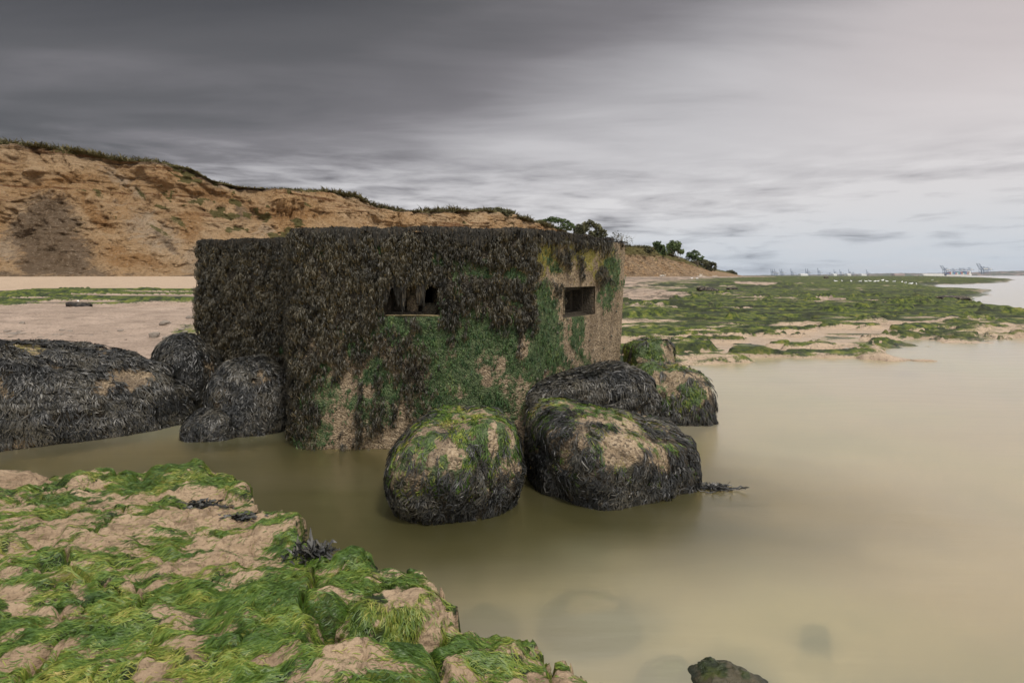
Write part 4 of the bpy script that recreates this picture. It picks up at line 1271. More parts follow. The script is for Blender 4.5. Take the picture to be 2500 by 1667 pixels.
def wall_curtain(name, mat, n, which, L, hw, K, nb, out, fn, seed, spread=0.35, wob=0.0):
    """tufts rooted on the visible walls, hanging straight down; which = field index"""
    r = np.random.default_rng(seed)
    i = r.integers(0, npn, n)
    vis = (per[i, 1] < 8.9) & (nrm[i, 1] < 0.75)
    i = i[vis]
    j = r.integers(12, nzz - 3, len(i))
    P = Pw[i, j] + np.stack([r.normal(0, 0.012, len(i)), 0 * i, r.normal(0, 0.012, len(i))], -1)
    m_ = (gw, kw, ow)[which][i, j]
    cl = vnoise(P[:, 0] / 0.045 + P[:, 1] / 0.045, P[:, 2] / 0.11, 0.0, 300 + seed) * 0.6 + vnoise(P[:, 0] / 0.02 + P[:, 1] / 0.02, P[:, 2] / 0.05, 0.0, 301 + seed) * 0.5
    ok = r.random(len(i)) < fn(m_) * ss(-0.55, 0.05, cl)
    # keep roots out of the openings
    ok &= ~hv[i, j]
    P, i, cl = P[ok], i[ok], cl[ok]
    rn = np.repeat(np.clip(0.42 + 0.35 * fbm(P[:, 0] / 0.3 + P[:, 1] / 0.3, P[:, 2] / 0.5, 0, 3, 310 + seed) + 0.25 * cl + r.normal(0, 0.20, len(P)), 0, 1), nb)
    cl = np.repeat(cl, nb)
    Nn = np.stack([nrm[i, 0], nrm[i, 1], 0 * i], -1)
    n = len(P)
    P = np.repeat(P, nb, 0)
    Nn = np.repeat(Nn, nb, 0)
    S = np.cross(Nn, np.array([0, 0, 1.0]))
    N = n * nb
    a = r.normal(0, spread, N)
    D = np.array([0, 0, -1.0]) * np.cos(a)[:, None] + S * np.sin(a)[:, None]
    tt = np.linspace(0, 1, K)
    Ls = L * (0.5 + 0.9 * r.random(N)) * (1 + 0.5 * cl)
    sag = np.stack([D * t * Ls[:, None] + S * (-np.sin(a) * 0.4 * t * t * Ls)[:, None] for t in tt], 1)
    bulge = (np.sin(np.pi * (0.15 + 0.8 * tt))[None] * out * (0.3 + r.random(N))[:, None])
    bulge = bulge * (1 + 1.1 * cl)[:, None] + (0.012 * (1 + cl))[:, None] * (K == 5)
    C = P[:, None] + sag + Nn[:, None] * (0.006 + bulge)[..., None] + r.normal(0, wob, (N, K, 3))
    prof = np.interp(tt, [0, 0.3, 0.6, 0.85, 1.0], [0.35, 0.55, 0.85, 1.6, 0.6])
    Wd = (hw * (0.6 + 0.9 * r.random(N)))[:, None] * prof[None]
    th = r.normal(0, 0.7, (N, 1))
    Sd = norm(S * np.cos(th) + Nn * np.sin(th))[:, None].repeat(K, 1)
    return ribbons(name, C, Wd, Sd, mat, pill, rn)


wall_curtain('bladder_wrack', M_WRACK, 150000, 1, 0.068, 0.0046, 5, 4, 0.034, lambda m_: m_ ** 1.5, 5, 0.36, 0.005)
wall_curtain('green_weed', M_ALGA2, 70000, 0, 0.040, 0.0042, 4, 3, 0.010, lambda m_: 0.9 * m_, 6, 0.7, 0.003)
_ol = wall_curtain('olive_weed', M_OLIVE, 16000, 2, 0.035, 0.004, 4, 3, 0.008, lambda m_: 0.9 * m_, 7, 0.9, 0.003)

_ol['kind'] = 'stuff'
# shaggy rim of wrack along the roof edge, draped over
r = np.random.default_rng(9)
vis = np.where((per[:, 1] < 8.8) & (nrm[:, 1] < 0.75))[0]
vpx = 1250 + F * per[vis, 0] / per[vis, 1]
wgt = np.where(vpx < 1300, 1.0, np.where(vpx < 1490, 0.35, 0.03))
n = 4200
i = r.choice(vis, n, p=wgt / wgt.sum())
off = r.random(n) * 0.16
P0 = np.stack([per[i, 0] - nrm[i, 0] * off, per[i, 1] - nrm[i, 1] * off, np.full(n, ZT - 0.005) + 0.02 * r.random(n) + 0.03 * fbm(per[i, 0] / 0.2, per[i, 1] / 0.2, 0, 3, 87)], -1)
Nn = np.stack([nrm[i, 0], nrm[i, 1], 0 * i], -1)
nb, K = 4, 6
P0, Nn, off = np.repeat(P0, nb, 0), np.repeat(Nn, nb, 0), np.repeat(off, nb)
N = len(P0)
S = np.cross(Nn, np.array([0, 0, 1.0]))
D = norm(Nn + S * r.normal(0, 0.5, N)[:, None])
Ls = (0.05 + 0.13 * r.random(N)) * (0.55 + 0.9 * ss(-0.3, 0.4, fbm(P0[:, 0] / 0.18, P0[:, 1] / 0.18, 0, 3, 86)))
C = []
for t in np.linspace(0, 1, K):
    s_ = t * Ls
    flat_ = np.minimum(s_, off + 0.03)
    down = np.maximum(s_ - off - 0.03, 0)
    C.append(P0 + D * flat_[:, None] + np.array([0, 0, -1]) * down[:, None] + np.array([0, 0, 1]) * (0.022 * np.sin(np.pi * t) * r.random(N))[:, None] * np.array([0, 0, 1]) + Nn * 0.02)
C = np.stack(C, 1)
Wd = (0.0052 * (0.6 + 0.9 * r.random(N)))[:, None] * np.interp(np.linspace(0, 1, K), [0, 0.4, 0.85, 1], [0.5, 0.8, 1.3, 0.3])
th = r.normal(0, 0.6, (N, 1))
Sd = norm(S * np.cos(th) + np.array([0, 0, 1]) * np.sin(th))[:, None].repeat(K, 1)
C = C + r.normal(0, 0.006, C.shape)
ribbons('roof_wrack', C, Wd, Sd, M_RIM, pill)
# ragged fringe hanging over the front opening
n = 900
x0 = FX0 - 0.05 + (FX1 - FX0 + 0.1) * r.random(n)
P0 = np.stack([x0, 6.385 - 0.03 * r.random(n), FZ1 + 0.02 + 0.05 * r.random(n)], -1)
Ls = (0.06 + 0.10 * r.random(n)) * (0.5 + 1.5 * ss(-0.2, 0.3, fbm(x0 / 0.045, 0, 0, 2, 88)) + 1.6 * np.exp(-((x0 - (FX0 + 0.17)) / 0.04) ** 2))
K = 6
C = P0[:, None] + np.array([0, 0, -1.0]) * (np.linspace(0, 1, K)[None, :] * Ls[:, None])[..., None] + r.normal(0, 0.005, (n, K, 3))
Wd = (0.006 * (0.6 + 0.9 * r.random(n)))[:, None] * np.interp(np.linspace(0, 1, K), [0, 0.4, 0.85, 1], [0.5, 0.8, 1.3, 0.3])
th = r.normal(0, 0.7, (n, 1))
Sd = norm(np.array([1.0, 0, 0]) * np.cos(th) + np.array([0, 1.0, 0]) * np.sin(th))[:, None].repeat(K, 1)
ribbons('hanging_wrack', C, Wd, Sd, M_RIM, pill)

# ------------------------------------------------------------------ foreground ledge
def plan(px, py, z):
    Yd = (H - z) * F / (py - HZ)
    return ((px - 1250) / F * Yd, Yd)
EDGE = [(-320, 1200, .36), (-60, 1180, .36), (60, 1172, .34), (95, 1166, .36), (170, 1140, .38), (225, 1132, .40), (310, 1146, .36), (360, 1130, .40), (430, 1122, .42), (490, 1142, .38), (560, 1152, .38), (600, 1170, .38),
        (625, 1205, .36), (632, 1240, .34), (700, 1245, .36), (738, 1258, .36), (742, 1295, .34), (765, 1325, .32), (790, 1358, .32), (830, 1372, .30), (888, 1376, .30), (900, 1400, .28), (960, 1398, .28), (1040, 1420, .24), (1080, 1470, .20), (1085, 1520, .16),
        (1140, 1542, .16), (1200, 1532, .18), (1270, 1550, .16), (1295, 1575, .14), (1350, 1602, .14), (1410, 1606, .14), (1440, 1640, .12), (1490, 1680, .10), (1560, 1900, .05), (1500, 2600, .05), (-900, 2600, .36), (-700, 1500, .36)]
EP = [plan(*e) for e in EDGE]


def ledge(X, Y):
    wx = X + 0.05 * fbm(X / 0.22, Y / 0.22, 0, 4, 201)
    wy = Y + 0.05 * fbm(X / 0.22, Y / 0.22, 5, 4, 202)
    d = inpoly(wx, wy, EP)
    zt = 0.36 - 0.20 * ss(-0.75, 0.05, X) - 0.05 * ss(0.0, 0.5, X)
    px, py = 1250 + F * X / Y, HZ + F * (H - 0.3) / Y
    lumps = 0.05 * fbm(X / 0.8, Y / 0.5, 0, 4, 203)
    # shallow strata steps running across
    q = (fbm(X / 1.5, Y / 0.45, 0, 4, 204) + 1) * 3.5
    st = (np.floor(q) + ss(0.25, 0.75, q - np.floor(q))) / 3.5 - 1
    rough = 0.042 * fbm(X / 0.11, Y / 0.07, 0, 4, 205) + 0.026 * ridge(X / 0.16, Y / 0.10, 0, 3, 206)
    z = zt + lumps + 0.075 * st + rough
    for (a, b, rr, hh) in [(0.0, 0, 0, 0)]:
        pass
    def bump(cx, cy_, zc, rx, ry, hh):
        nonlocal z
        bx_, by_ = plan(cx, cy_, zc)
        dd = np.sqrt(((X - bx_) / rx) ** 2 + ((Y - by_) / ry) ** 2) + 0.25 * fbm(X / 0.15, Y / 0.15, cx, 3, 207)
        z = z + hh * (1 - ss(0.6, 1.1, dd))
    bump(235, 1165, .40, .30, .20, .07)
    bump(430, 1150, .40, .28, .14, .08)
    bump(550, 1200, .36, .45, .14, .05)
    bump(690, 1280, .36, .20, .15, .05)
    bump(860, 1400, .30, .12, .10, .07)
    bump(700, 1480, .34, .35, .22, .06)
    bump(950, 1600, .16, .28, .17, -.13)
    bump(810, 1620, .2, .12, .14, -.12)
    bump(40, 1380, .3, .22, .20, -.10)
    bump(1180, 1640, .1, .20, .10, .05)
    # joints / cracks
    cr = 1 - ss(0.0, 0.05, np.abs(vnoise(X / 0.7 + 0.3 * vnoise(X / 0.3, Y / 0.3, 0, 208), Y / 0.4, 0, 209)))
    z = z - 0.085 * cr
    blk = np.abs(fbm(X / 0.45 + 3.0, Y / 0.28, 0, 3, 218))
    z = z - 0.045 * (1 - ss(0.0, 0.035, blk))
    e = ss(-0.01, 0.035, d + 0.03 * fbm(X / 0.08, Y / 0.08, 0, 3, 210) + 0.07 * np.round(2.5 * fbm(X / 0.22, Y / 0.18, 0, 2, 216)) / 2.5)
    z = lerp(-0.45 + 0 * z, z, e)
    return z, e, d


def ledge_green(X, Y):
    px, py = 1250 + F * X / Y, HZ + F * (H - 0.33) / Y
    th = flow(X, Y)
    u = X * np.cos(th) + Y * np.sin(th)
    n1 = fbm(X / 0.45, Y / 0.20, 0, 5, 211)
    n2 = fbm(X / 0.13, Y / 0.05, 0, 3, 212)
    wx, wy = px + 40 * n1, py + 30 * n1
    base = blobs(wx, wy, [(200, 1410, 190, 40, -12), (560, 1430, 300, 60, -8), (820, 1420, 160, 110), (330, 1350, 180, 30, -15), (120, 1560, 260, 120), (480, 1560, 170, 80), (640, 1510, 130, 60), (790, 1560, 70, 110, 20), (400, 1190, 200, 22, -8), (560, 1180, 90, 30), (640, 1210, 90, 16), (150, 1180, 90, 28, -20),
                            (330, 1240, 120, 15, -15), (620, 1290, 120, 12, -8), (120, 1265, 120, 20, -8), (60, 1430, 50, 40), (980, 1460, 110, 70), (1000, 1540, 90, 50), (1220, 1545, 90, 22), (1180, 1630, 90, 28), (1100, 1600, 60, 14), (740, 1330, 60, 40), (650, 1640, 150, 25), (250, 1640, 250, 40)])
    bare = blobs(wx, wy, [(560, 1360, 100, 16, -10), (440, 1530, 45, 18), (200, 1450, 30, 20), (380, 1300, 200, 14, -8), (240, 1340, 70, 12, -10), (500, 1250, 60, 25), (700, 1360, 50, 10), (370, 1640, 60, 30), (40, 1460, 40, 40), (470, 1590, 30, 30), (900, 1620, 100, 40), (640, 1440, 40, 14), (830, 1640, 60, 60)])
    u_ = X * math.cos(0.30) + Y * math.sin(0.30) + 0.12 * n1
    v_ = -X * math.sin(0.30) + Y * math.cos(0.30) + 0.10 * n1
    n3 = fbm(u_ / 0.28, v_ / 0.035, 0, 4, 214)
    g_ = 0.47 + 0.28 * base + 0.10 * ss(1380, 1560, py) - 0.55 * bare + 0.42 * n1 + 0.30 * n2 + 0.80 * n3
    return np.clip(g_, 0, 1)


def flow(X, Y):
    return 0.35 + 0.55 * fbm(X / 1.1, Y / 1.1, 0, 3, 213) - 0.35 * ss(-1.5, -0.2, X)


gx = np.arange(-5.4, 0.85, 0.0125)
gy = np.arange(1.15, 5.15, 0.0125)
GX, GY = np.meshgrid(gx, gy, indexing='ij')
GZ, GE, GD = ledge(GX, GY)
GG = ledge_green(GX, GY)
kf = (GE > 0.001)
kf = kf | np.roll(kf, 1, 0) | np.roll(kf, -1, 0) | np.roll(kf, 1, 1) | np.roll(kf, -1, 1)
keepf = (kf[:-1, :-1] | kf[1:, 1:])
stp = np.gradient(GZ, axis=0) ** 2 + np.gradient(GZ, axis=1) ** 2
lo = mesh('rock_ledge', np.stack([GX, GY, GZ], -1), grid_faces(len(gx), len(gy), keep=keepf), M_LEDGE, None, {'g': GG, 's': 0 * GG, 'k': 0 * GG})
tag(lo, 'weed covered clay ledge in the foreground', None, None, 'structure')


def hsurf(P):
    fx = np.clip((P[:, 0] - gx[0]) / 0.0125, 1, len(gx) - 3)
    fy = np.clip((P[:, 1] - gy[0]) / 0.0125, 1, len(gy) - 3)
    i, j = fx.astype(int), fy.astype(int)
    a, b = fx - i, fy - j
    z = (GZ[i, j] * (1 - a) * (1 - b) + GZ[i + 1, j] * a * (1 - b) + GZ[i, j + 1] * (1 - a) * b + GZ[i + 1, j + 1] * a * b)
    gxn = (GZ[i + 1, j] - GZ[i - 1, j]) / 0.025
    gyn = (GZ[i, j + 1] - GZ[i, j - 1]) / 0.025
    n = norm(np.stack([-gxn * 0.6, -gyn * 0.6, np.ones_like(z)], -1))
    return np.stack([P[:, 0], P[:, 1], z], -1), n


r = np.random.default_rng(21)
N = 420000
# sample more evenly in the picture: nearer points denser
yy = 1.7 + 3.2 * r.random(N) ** 1.25
xx = (-0.98 + 1.25 * r.random(N)) * yy
ok = (xx > -5.2) & (xx < 0.75)
xx, yy = xx[ok], yy[ok]
gv = ledge_green(xx, yy)
ii = ((xx - gx[0]) / 0.0125).astype(int).clip(0, len(gx) - 1)
jj = ((yy - gy[0]) / 0.0125).astype(int).clip(0, len(gy) - 1)
ok = (r.random(len(xx)) < ss(0.30, 0.85, gv) * 0.62 + 0.03) & (GE[ii, jj] > 0.35) & (GZ[ii, jj] > -0.05)
xx, yy, gv = xx[ok], yy[ok], gv[ok]
th = flow(xx, yy) + math.pi + r.normal(0, 0.30, len(xx))
D = np.stack([np.cos(th), np.sin(th), 0 * xx], -1)
P0 = np.stack([xx, yy, 0 * xx], -1)
Ls = (0.015 + 0.05 * r.random(len(xx))) * (0.6 + 0.6 * gv)
K = 6
C, Ns = march(P0, D, Ls, K, hsurf, np.array([0.001, 0.002, 0.003, 0.003, 0.002, 0.001]), 0.13, 0.0)
C = C + Ns * (0.002 * r.random((len(xx), 1, 1)))
Wd = (0.0009 + 0.0011 * r.random(len(xx)))[:, None] * np.array([0.6, 1, 1.1, 1, 0.8, 0.3])
rn = np.clip(0.50 + 0.45 * fbm(xx / 0.25, yy / 0.10, 0, 3, 215) + 0.45 * (0.5 - gv) + r.normal(0, 0.17, len(xx)), 0, 1)
ob = ribbons('green_weed', C, Wd, sides(C, Ns, 0.22), M_ALGA, None, rn)
tag(ob, 'combed green weed covering the foreground ledge', 'seaweed', None, 'stuff')

# ------------------------------------------------------------------ foreground and submerged rocks
boulder('rounded block with green weed hanging over pale clay, at the right end of the ledge', 'rock',
        Rock((-0.585, 2.83, 0.13), (0.265, 0.24, 0.22), 5, 3.6, 0.10, 1.8, 41), 'mossy', 41, n=80, dens=2.0, mat=M_LEDGE)
M_SUNK = clay_mat('sunken_rock', (0.24, 0.18, 0.11), (0.10, 0.085, 0.045), (0.03, 0.03, 0.015), rough=0.45)
def plain_rock(name, label, c, s, rot, seed, mat, g=0.0, e=2.8, n=40, amp=0.10, k=0.0, group=None, cat='rock', gn=0.5):
    rk = Rock(c, s, rot, e, amp, 1.7, seed)
    def mk(V, r_):
        nz = fbm(V[:, 0] / 0.15, V[:, 1] / 0.15, V[:, 2] / 0.15, 3, seed)
        return {'g': np.clip(g + gn * nz, 0, 1) if g > 0 else 0 * nz, 'k': k + 0 * nz, 'o': 0 * nz}
    o = rk.build(name, mat, None, n, mk)
    tag(o, label, cat, group)
    return o, rk
plain_rock('rock', 'bare pale clay rock at the far left of the ledge', (-3.82, 4.30, 0.22), (0.42, 0.30, 0.24), -8, 42, M_LEDGE, 0.12, n=60)
plain_rock('stone', 'small pale angular stone in the clay hollow at the bottom edge', (-0.66, 2.26, 0.13), (0.045, 0.05, 0.055), 20, 43, flat_mat('pale_flint', (0.56, 0.40, 0.25), 0.6, scale=30), 0, e=1.8, n=16, amp=0.16)
plain_rock('rock', 'low rounded rock with a green cap beside the water, bottom centre', (-0.07, 2.62, 0.06), (0.17, 0.12, 0.13), 0, 44, M_LEDGE, 0.55, n=50)
plain_rock('rock', 'bare pitted clay rock at the right tip of the ledge', (0.20, 2.30, 0.05), (0.13, 0.11, 0.17), 15, 45, M_LEDGE, 0.22, n=50, e=2.2)
plain_rock('rock', 'broad pale rock between the green capped rock and the ledge tip', (0.03, 2.40, 0.02), (0.24, 0.13, 0.12), -12, 46, M_LEDGE, 0.25, n=50)
sub = 'rocks showing through the murky water'
def sunk(label, c, s_, rot, seed, tan=0.0):
    """sunken rock whose weedy flanks run down into the dark bed round it"""
    rk = Rock(c, s_, rot, 2.2, 0.09, 2.0, seed)
    rk.cut = []
    zt_ = c[2] + s_[2]
    def mk(V, r_):
        nz = fbm(V[:, 0] / 0.12, V[:, 1] / 0.12, V[:, 2] / 0.12, 3, seed)
        top_ = ss(zt_ - 0.05, zt_ - 0.01, V[:, 2] + 0.03 * nz)
        return {'g': np.clip(0.75 + 0.9 * nz - tan, 0, 1), 'k': 1.05 - (0.25 + 0.7 * tan) * top_, 'o': 0 * nz}
    o = rk.build('submerged_rock', M_SUNK if tan < 0.3 else M_LEDGE, None, 50, mk)
    tag(o, label, 'rock', sub)
sunk('submerged brown rock with green edge, below the boulder pair', (0.47, 3.46, -0.30), (0.30, 0.23, 0.27), 5, 47, 0.5)
sunk('faint green submerged rock right of the mossy block', (-0.16, 3.42, -0.34), (0.20, 0.12, 0.27), 8, 48)
sunk('green flecked rock just breaking the surface at the bottom edge', (1.03, 2.72, -0.245), (0.27, 0.27, 0.285), 5, 49, 0.2)
sunk('dark green submerged rock at the left side of the one breaking the surface', (0.79, 2.88, -0.30), (0.17, 0.18, 0.26), 15, 50)
sunk('small dark submerged rock right of the centre bottom', (1.78, 3.36, -0.36), (0.09, 0.035, 0.19), -12, 51)
sunk('dark green submerged rock in the bottom right corner', (2.40, 2.62, -0.33), (0.38, 0.24, 0.26), 10, 52)
sunk('tiny faint submerged rock between the boulders and the bottom edge', (0.08, 3.10, -0.34), (0.11, 0.08, 0.25), 10, 53)


def weed_heap(label, px, py, z, w_, n, seed, L=0.10, mat=None, flatk=0.3):
    x, y = plan(px, py, z)
    r_ = np.random.default_rng(seed)
    P0 = np.stack([x + r_.normal(0, w_ * 0.5, n), y + r_.normal(0, w_ * 0.22, n), np.full(n, z)], -1)
    if z > 0.05:
        P0[:, 2] = np.maximum(hsurf(P0)[0][:, 2], 0.0) + 0.006
    th_ = r_.random(n) * 2 * np.pi
    K = 5
    C = [P0]
    zl = 0.0
    for k in range(1, K):
        th_ = th_ + r_.normal(0, 0.5, n)
        q = C[-1] + np.stack([np.cos(th_), np.sin(th_) * 0.6, r_.normal(0, flatk, n)], -1) * (L / K)
        q[:, 2] = np.maximum(q[:, 2], P0[:, 2] - 0.004)
        C.append(q)
    C = np.stack(C, 1)
    Ns = np.zeros_like(C)
    Ns[..., 2] = 1
    Wd = (0.004 + 0.004 * r_.random(n))[:, None] * np.array([0.6, 0.9, 1.1, 1.3, 0.3])
    V, Fc = ribbon_arrays(C, Wd, sides(C, Ns, 0.6))
    o = mesh('seaweed_clump', V, Fc, mat or M_WRACK2, None, {'rnd': np.repeat(r_.random(n), K * 2)})
    return tag(o, label, 'seaweed', 'black weed clumps')
weed_heap('black weed clump on bare clay near the far edge of the ledge', 500, 1208, 0.43, 0.15, 160, 61)
weed_heap('smaller black weed clump on the ledge, above the broken side', 592, 1248, 0.40, 0.09, 120, 62)
weed_heap('black weed clump caught on the ledge side above the water', 760, 1362, 0.33, 0.11, 170, 63, 0.13, flatk=0.8)
weed_heap('black weed floating beside the right boulder', 1738, 1190, 0.01, 0.14, 160, 64, 0.16, flatk=0.3)

# ------------------------------------------------------------------ rocks and stones on the shore
def ground_z(x, y):
    return float(terrain(np.array([x]), np.array([y]))[0][0])
M_DARK = barnacle_mat('black_weedy_rock', (0.045, 0.038, 0.03), (0.03, 0.026, 0.02), (0.012, 0.011, 0.01), 8.0)
M_STONE = flat_mat('beach_stone', (0.20, 0.17, 0.14), 0.8, scale=8)
def shore_rock(name, label, px, py, wpx, hpx, seed, mat, z=0.3, e=2.8, group=None, g=0.0):
    x, y = plan(px, py, z)
    wz = ground_z(x, y)
    x, y = plan(px, py, wz) if wz < 1.7 else (x, y)
    s = y / F
    plain_rock(name, label, (x, y, ground_z(x, y) + 0.15 * hpx * s), (wpx * s / 2, wpx * s * 0.35, hpx * s * 0.85), 0, seed, mat, g, e, 24, 0.14, group=group)
shore_rock('rock', 'low black rock on the green flats, nearest the driftwood', 1727, 694, 52, 10, 71, M_DARK)
shore_rock('rock', 'short flat black rock right of the larger one on the green flats', 1788, 695, 26, 6, 72, M_DARK)
shore_rock('rock', 'long black rock at the water margin on the right', 2327, 731, 78, 10, 73, M_DARK, 0.1)
shore_rock('rock', 'dark weedy rock standing in the green strip on the left beach', 193, 745, 62, 14, 74, M_DARK, 0.9)
shore_rock('rock', 'tiny black rock on the skyline below the cranes', 2017, 680, 12, 6, 75, M_DARK, 0.35)
shore_rock('stone', 'small grey green stone on the left clay beach', 54, 789, 14, 6, 76, M_STONE, 0.6)
shore_rock('stone', 'flat brown stone below the grey green one on the left beach', 30, 799, 34, 4, 77, M_STONE, 0.5)
shore_rock('stone', 'log shaped brown stone near the pillbox on the left beach', 402, 780, 26, 9, 78, M_STONE, 0.6)
shore_rock('stone', 'short brown stone closest to the pillbox wall', 464, 788, 20, 6, 79, M_STONE, 0.6)
shore_rock('stone', 'blocky grey stone in the wet clay above the yellow weed', 375, 822, 24, 12, 80, M_STONE, 0.4, 4)
shore_rock('stone', 'small dark stone beside the blocky grey one', 403, 816, 14, 6, 81, M_STONE, 0.4)
rr = random.Random(5)
for i in range(34):
    px_ = rr.uniform(5, 470)
    py_ = rr.uniform(752, 850)
    x, y = plan(px_, py_, 0.5)
    wz = ground_z(x, y)
    x, y = plan(px_, py_, wz)
    w_ = rr.uniform(3, 9) * y / F
    plain_rock('pebble', 'one of the small scattered brown pebbles on the left clay beach', (x, y, ground_z(x, y)), (w_, w_ * 0.7, w_ * 0.35), 0, 200 + i, M_STONE, n=7, group='pebbles scattered on the left clay beach', cat='pebble')

# driftwood at the foot of the headland
def driftwood(label, px, py, w_px, seed):
    Yd = 205.0 + (px - 1620) * 0.9
    r_ = np.random.default_rng(seed)
    b = at(px, py, Yd)
    s = Yd / F
    parts = []
    for i in range(9):
        a = r_.uniform(0.1, math.pi - 0.1)
        L = w_px * s * r_.uniform(0.35, 0.8)
        e = b + np.array([math.cos(a) * L, r_.normal(0, 0.4), abs(math.sin(a)) * L * 0.55])
        st = b + np.array([r_.normal(0, w_px * s * 0.2), 0, 0.1])
        parts.append(tube([st, lerp(st, e, 0.5) + r_.normal(0, 0.15, 3), e], [0.24, 0.17, 0.07], 5))
    o = mesh('driftwood', *join(parts), M_DRIFT)
    tag(o, label, 'driftwood', 'bleached driftwood under the headland')
driftwood('bleached driftwood branch below the headland, leftmost of three', 1618, 675, 12, 1)
driftwood('largest bleached driftwood tangle, middle one of three below the headland', 1712, 677, 24, 2)
driftwood('small bleached driftwood root, rightmost of three below the headland', 1746, 677, 14, 3)

# gulls
shore_rock('stone', 'tiny white stone at the upper margin of the green strip on the left', 191, 713, 4, 3, 90, M_GULL, 1.2)
def gull_mesh():
    rk = Rock((0, 0, 0.16), (0.20, 0.075, 0.08), 0, 2.0, 0.0, 1, 0)
    parts = []
    def el(c, s, n=8):
        Vs, Fs, o = [], [], 0
        r_ = Rock(c, s, 0, 2.0, 0.0, 1, 0)
        for D in r_.dirs(n):
            Vs.append(r_.pt(D).reshape(-1, 3)); Fs.append(grid_faces(n, n) + o); o += n * n
        return np.concatenate(Vs), np.concatenate(Fs)
    parts.append(el((0, 0, 0.19), (0.21, 0.08, 0.085)))
    parts.append(el((0.17, 0, 0.29), (0.055, 0.05, 0.055)))
    parts.append(el((0.13, 0, 0.24), (0.05, 0.045, 0.08)))
    parts.append(tube([(0.21, 0, 0.285), (0.27, 0, 0.27)], [0.018, 0.006], 5))
    parts.append(tube([(-0.16, 0, 0.19), (-0.32, 0, 0.20)], [0.05, 0.012], 6))
    parts.append(tube([(0.02, 0.03, 0.13), (0.02, 0.03, 0.0)], [0.009, 0.009], 4))
    parts.append(tube([(0.02, -0.03, 0.13), (0.02, -0.03, 0.0)], [0.009, 0.009], 4))
    return join(parts)
gv_, gf_ = gull_mesh()
GULLS = [(2040, 692), (2056, 691), (2078, 691), (2100, 693), (2114, 691), (2124, 690), (2136, 691), (2143, 690), (2155, 692), (2165, 691), (2183, 691), (2202, 692), (2210, 696), (2224, 695), (2237, 693), (2276, 686)]
g0 = None
def add_gull(px, py, label, group, rz, z=0.36):
    global g0
    x, y = plan(px, py + 1, z)
    zg = ground_z(x, y)
    if g0 is None:
        g0 = mesh('gull', gv_, gf_, M_GULL)
        o = g0
    else:
        o = g0.copy(); COL.objects.link(o)
    o.location = (x, y, max(zg, 0.0))
    o.rotation_euler = (0, 0, rz)
    o.scale = (1.35, 1.35, 1.35)
    for k in ('group',):
        if k in o: del o[k]
    tag(o, label, 'bird', group)
GW = ['leftmost', 'second from the left', 'third from the left', 'fourth from the left', 'fifth from the left', 'sixth from the left', 'seventh from the left', 'eighth from the left', 'eighth from the right', 'seventh from the right', 'sixth from the right', 'fifth from the right', 'fourth from the right', 'third from the right', 'second from the right', 'rightmost']
for i, (px_, py_) in enumerate(GULLS):
    add_gull(px_, py_, 'white gull in the scattered flock on the green flats, ' + GW[i], 'gulls in a flock on the green flats', rr.uniform(0, 6.28))
add_gull(1689, 686, 'white gull on the flats under the headland, left of the pair', 'pair of gulls', 0.3)
add_gull(1702, 686, 'white gull on the flats under the headland, right of the pair', 'pair of gulls', 2.9)

# ------------------------------------------------------------------ far shore: land, port, cranes, ship
m, nt = new_mat('far_shore')
g = nt.new('ShaderNodeNewGeometry').outputs['Position']
n_ = nt.noise(g, 0.012, 5, 0.7)
c = nt.ramp(n_, [(0.35, (0.05, 0.07, 0.04)), (0.5, (0.10, 0.10, 0.08)), (0.58, (0.22, 0.16, 0.14)), (0.72, (0.30, 0.27, 0.24))])
principled(nt, c, 0.9, 0.1)
M_FAR = m
YF = 7000.0
fpx = np.linspace(1815, 2900, 500)
ftop = np.interp(fpx, [1815, 1870, 1950, 2000, 2080, 2200, 2250, 2330, 2380, 2450, 2500, 2900], [672.6, 671.5, 671, 670.5, 669, 666.5, 667, 666, 664.5, 661.5, 660.5, 657])
hs = (HZ - ftop) / F * YF + H
hs = hs + 3.0 * fbm(fpx / 3.0, 0, 0, 3, 401) + 1.0
rows = [(0, -3.0), (60, 0.45), (200, 0.85), (420, 1.0), (1100, 0.9), (1500, -0.3)]
Vf = np.stack([np.stack([(fpx - 1250) / F * (YF + dy_), np.full_like(fpx, YF + dy_), (hs * f_ if f_ > 0 else np.full_like(fpx, -3.0))], -1) for dy_, f_ in rows], 1)
tag(mesh('distant_hills', Vf, grid_faces(len(fpx), len(rows)), M_FAR), 'low far shore with a town', None, None, 'structure')


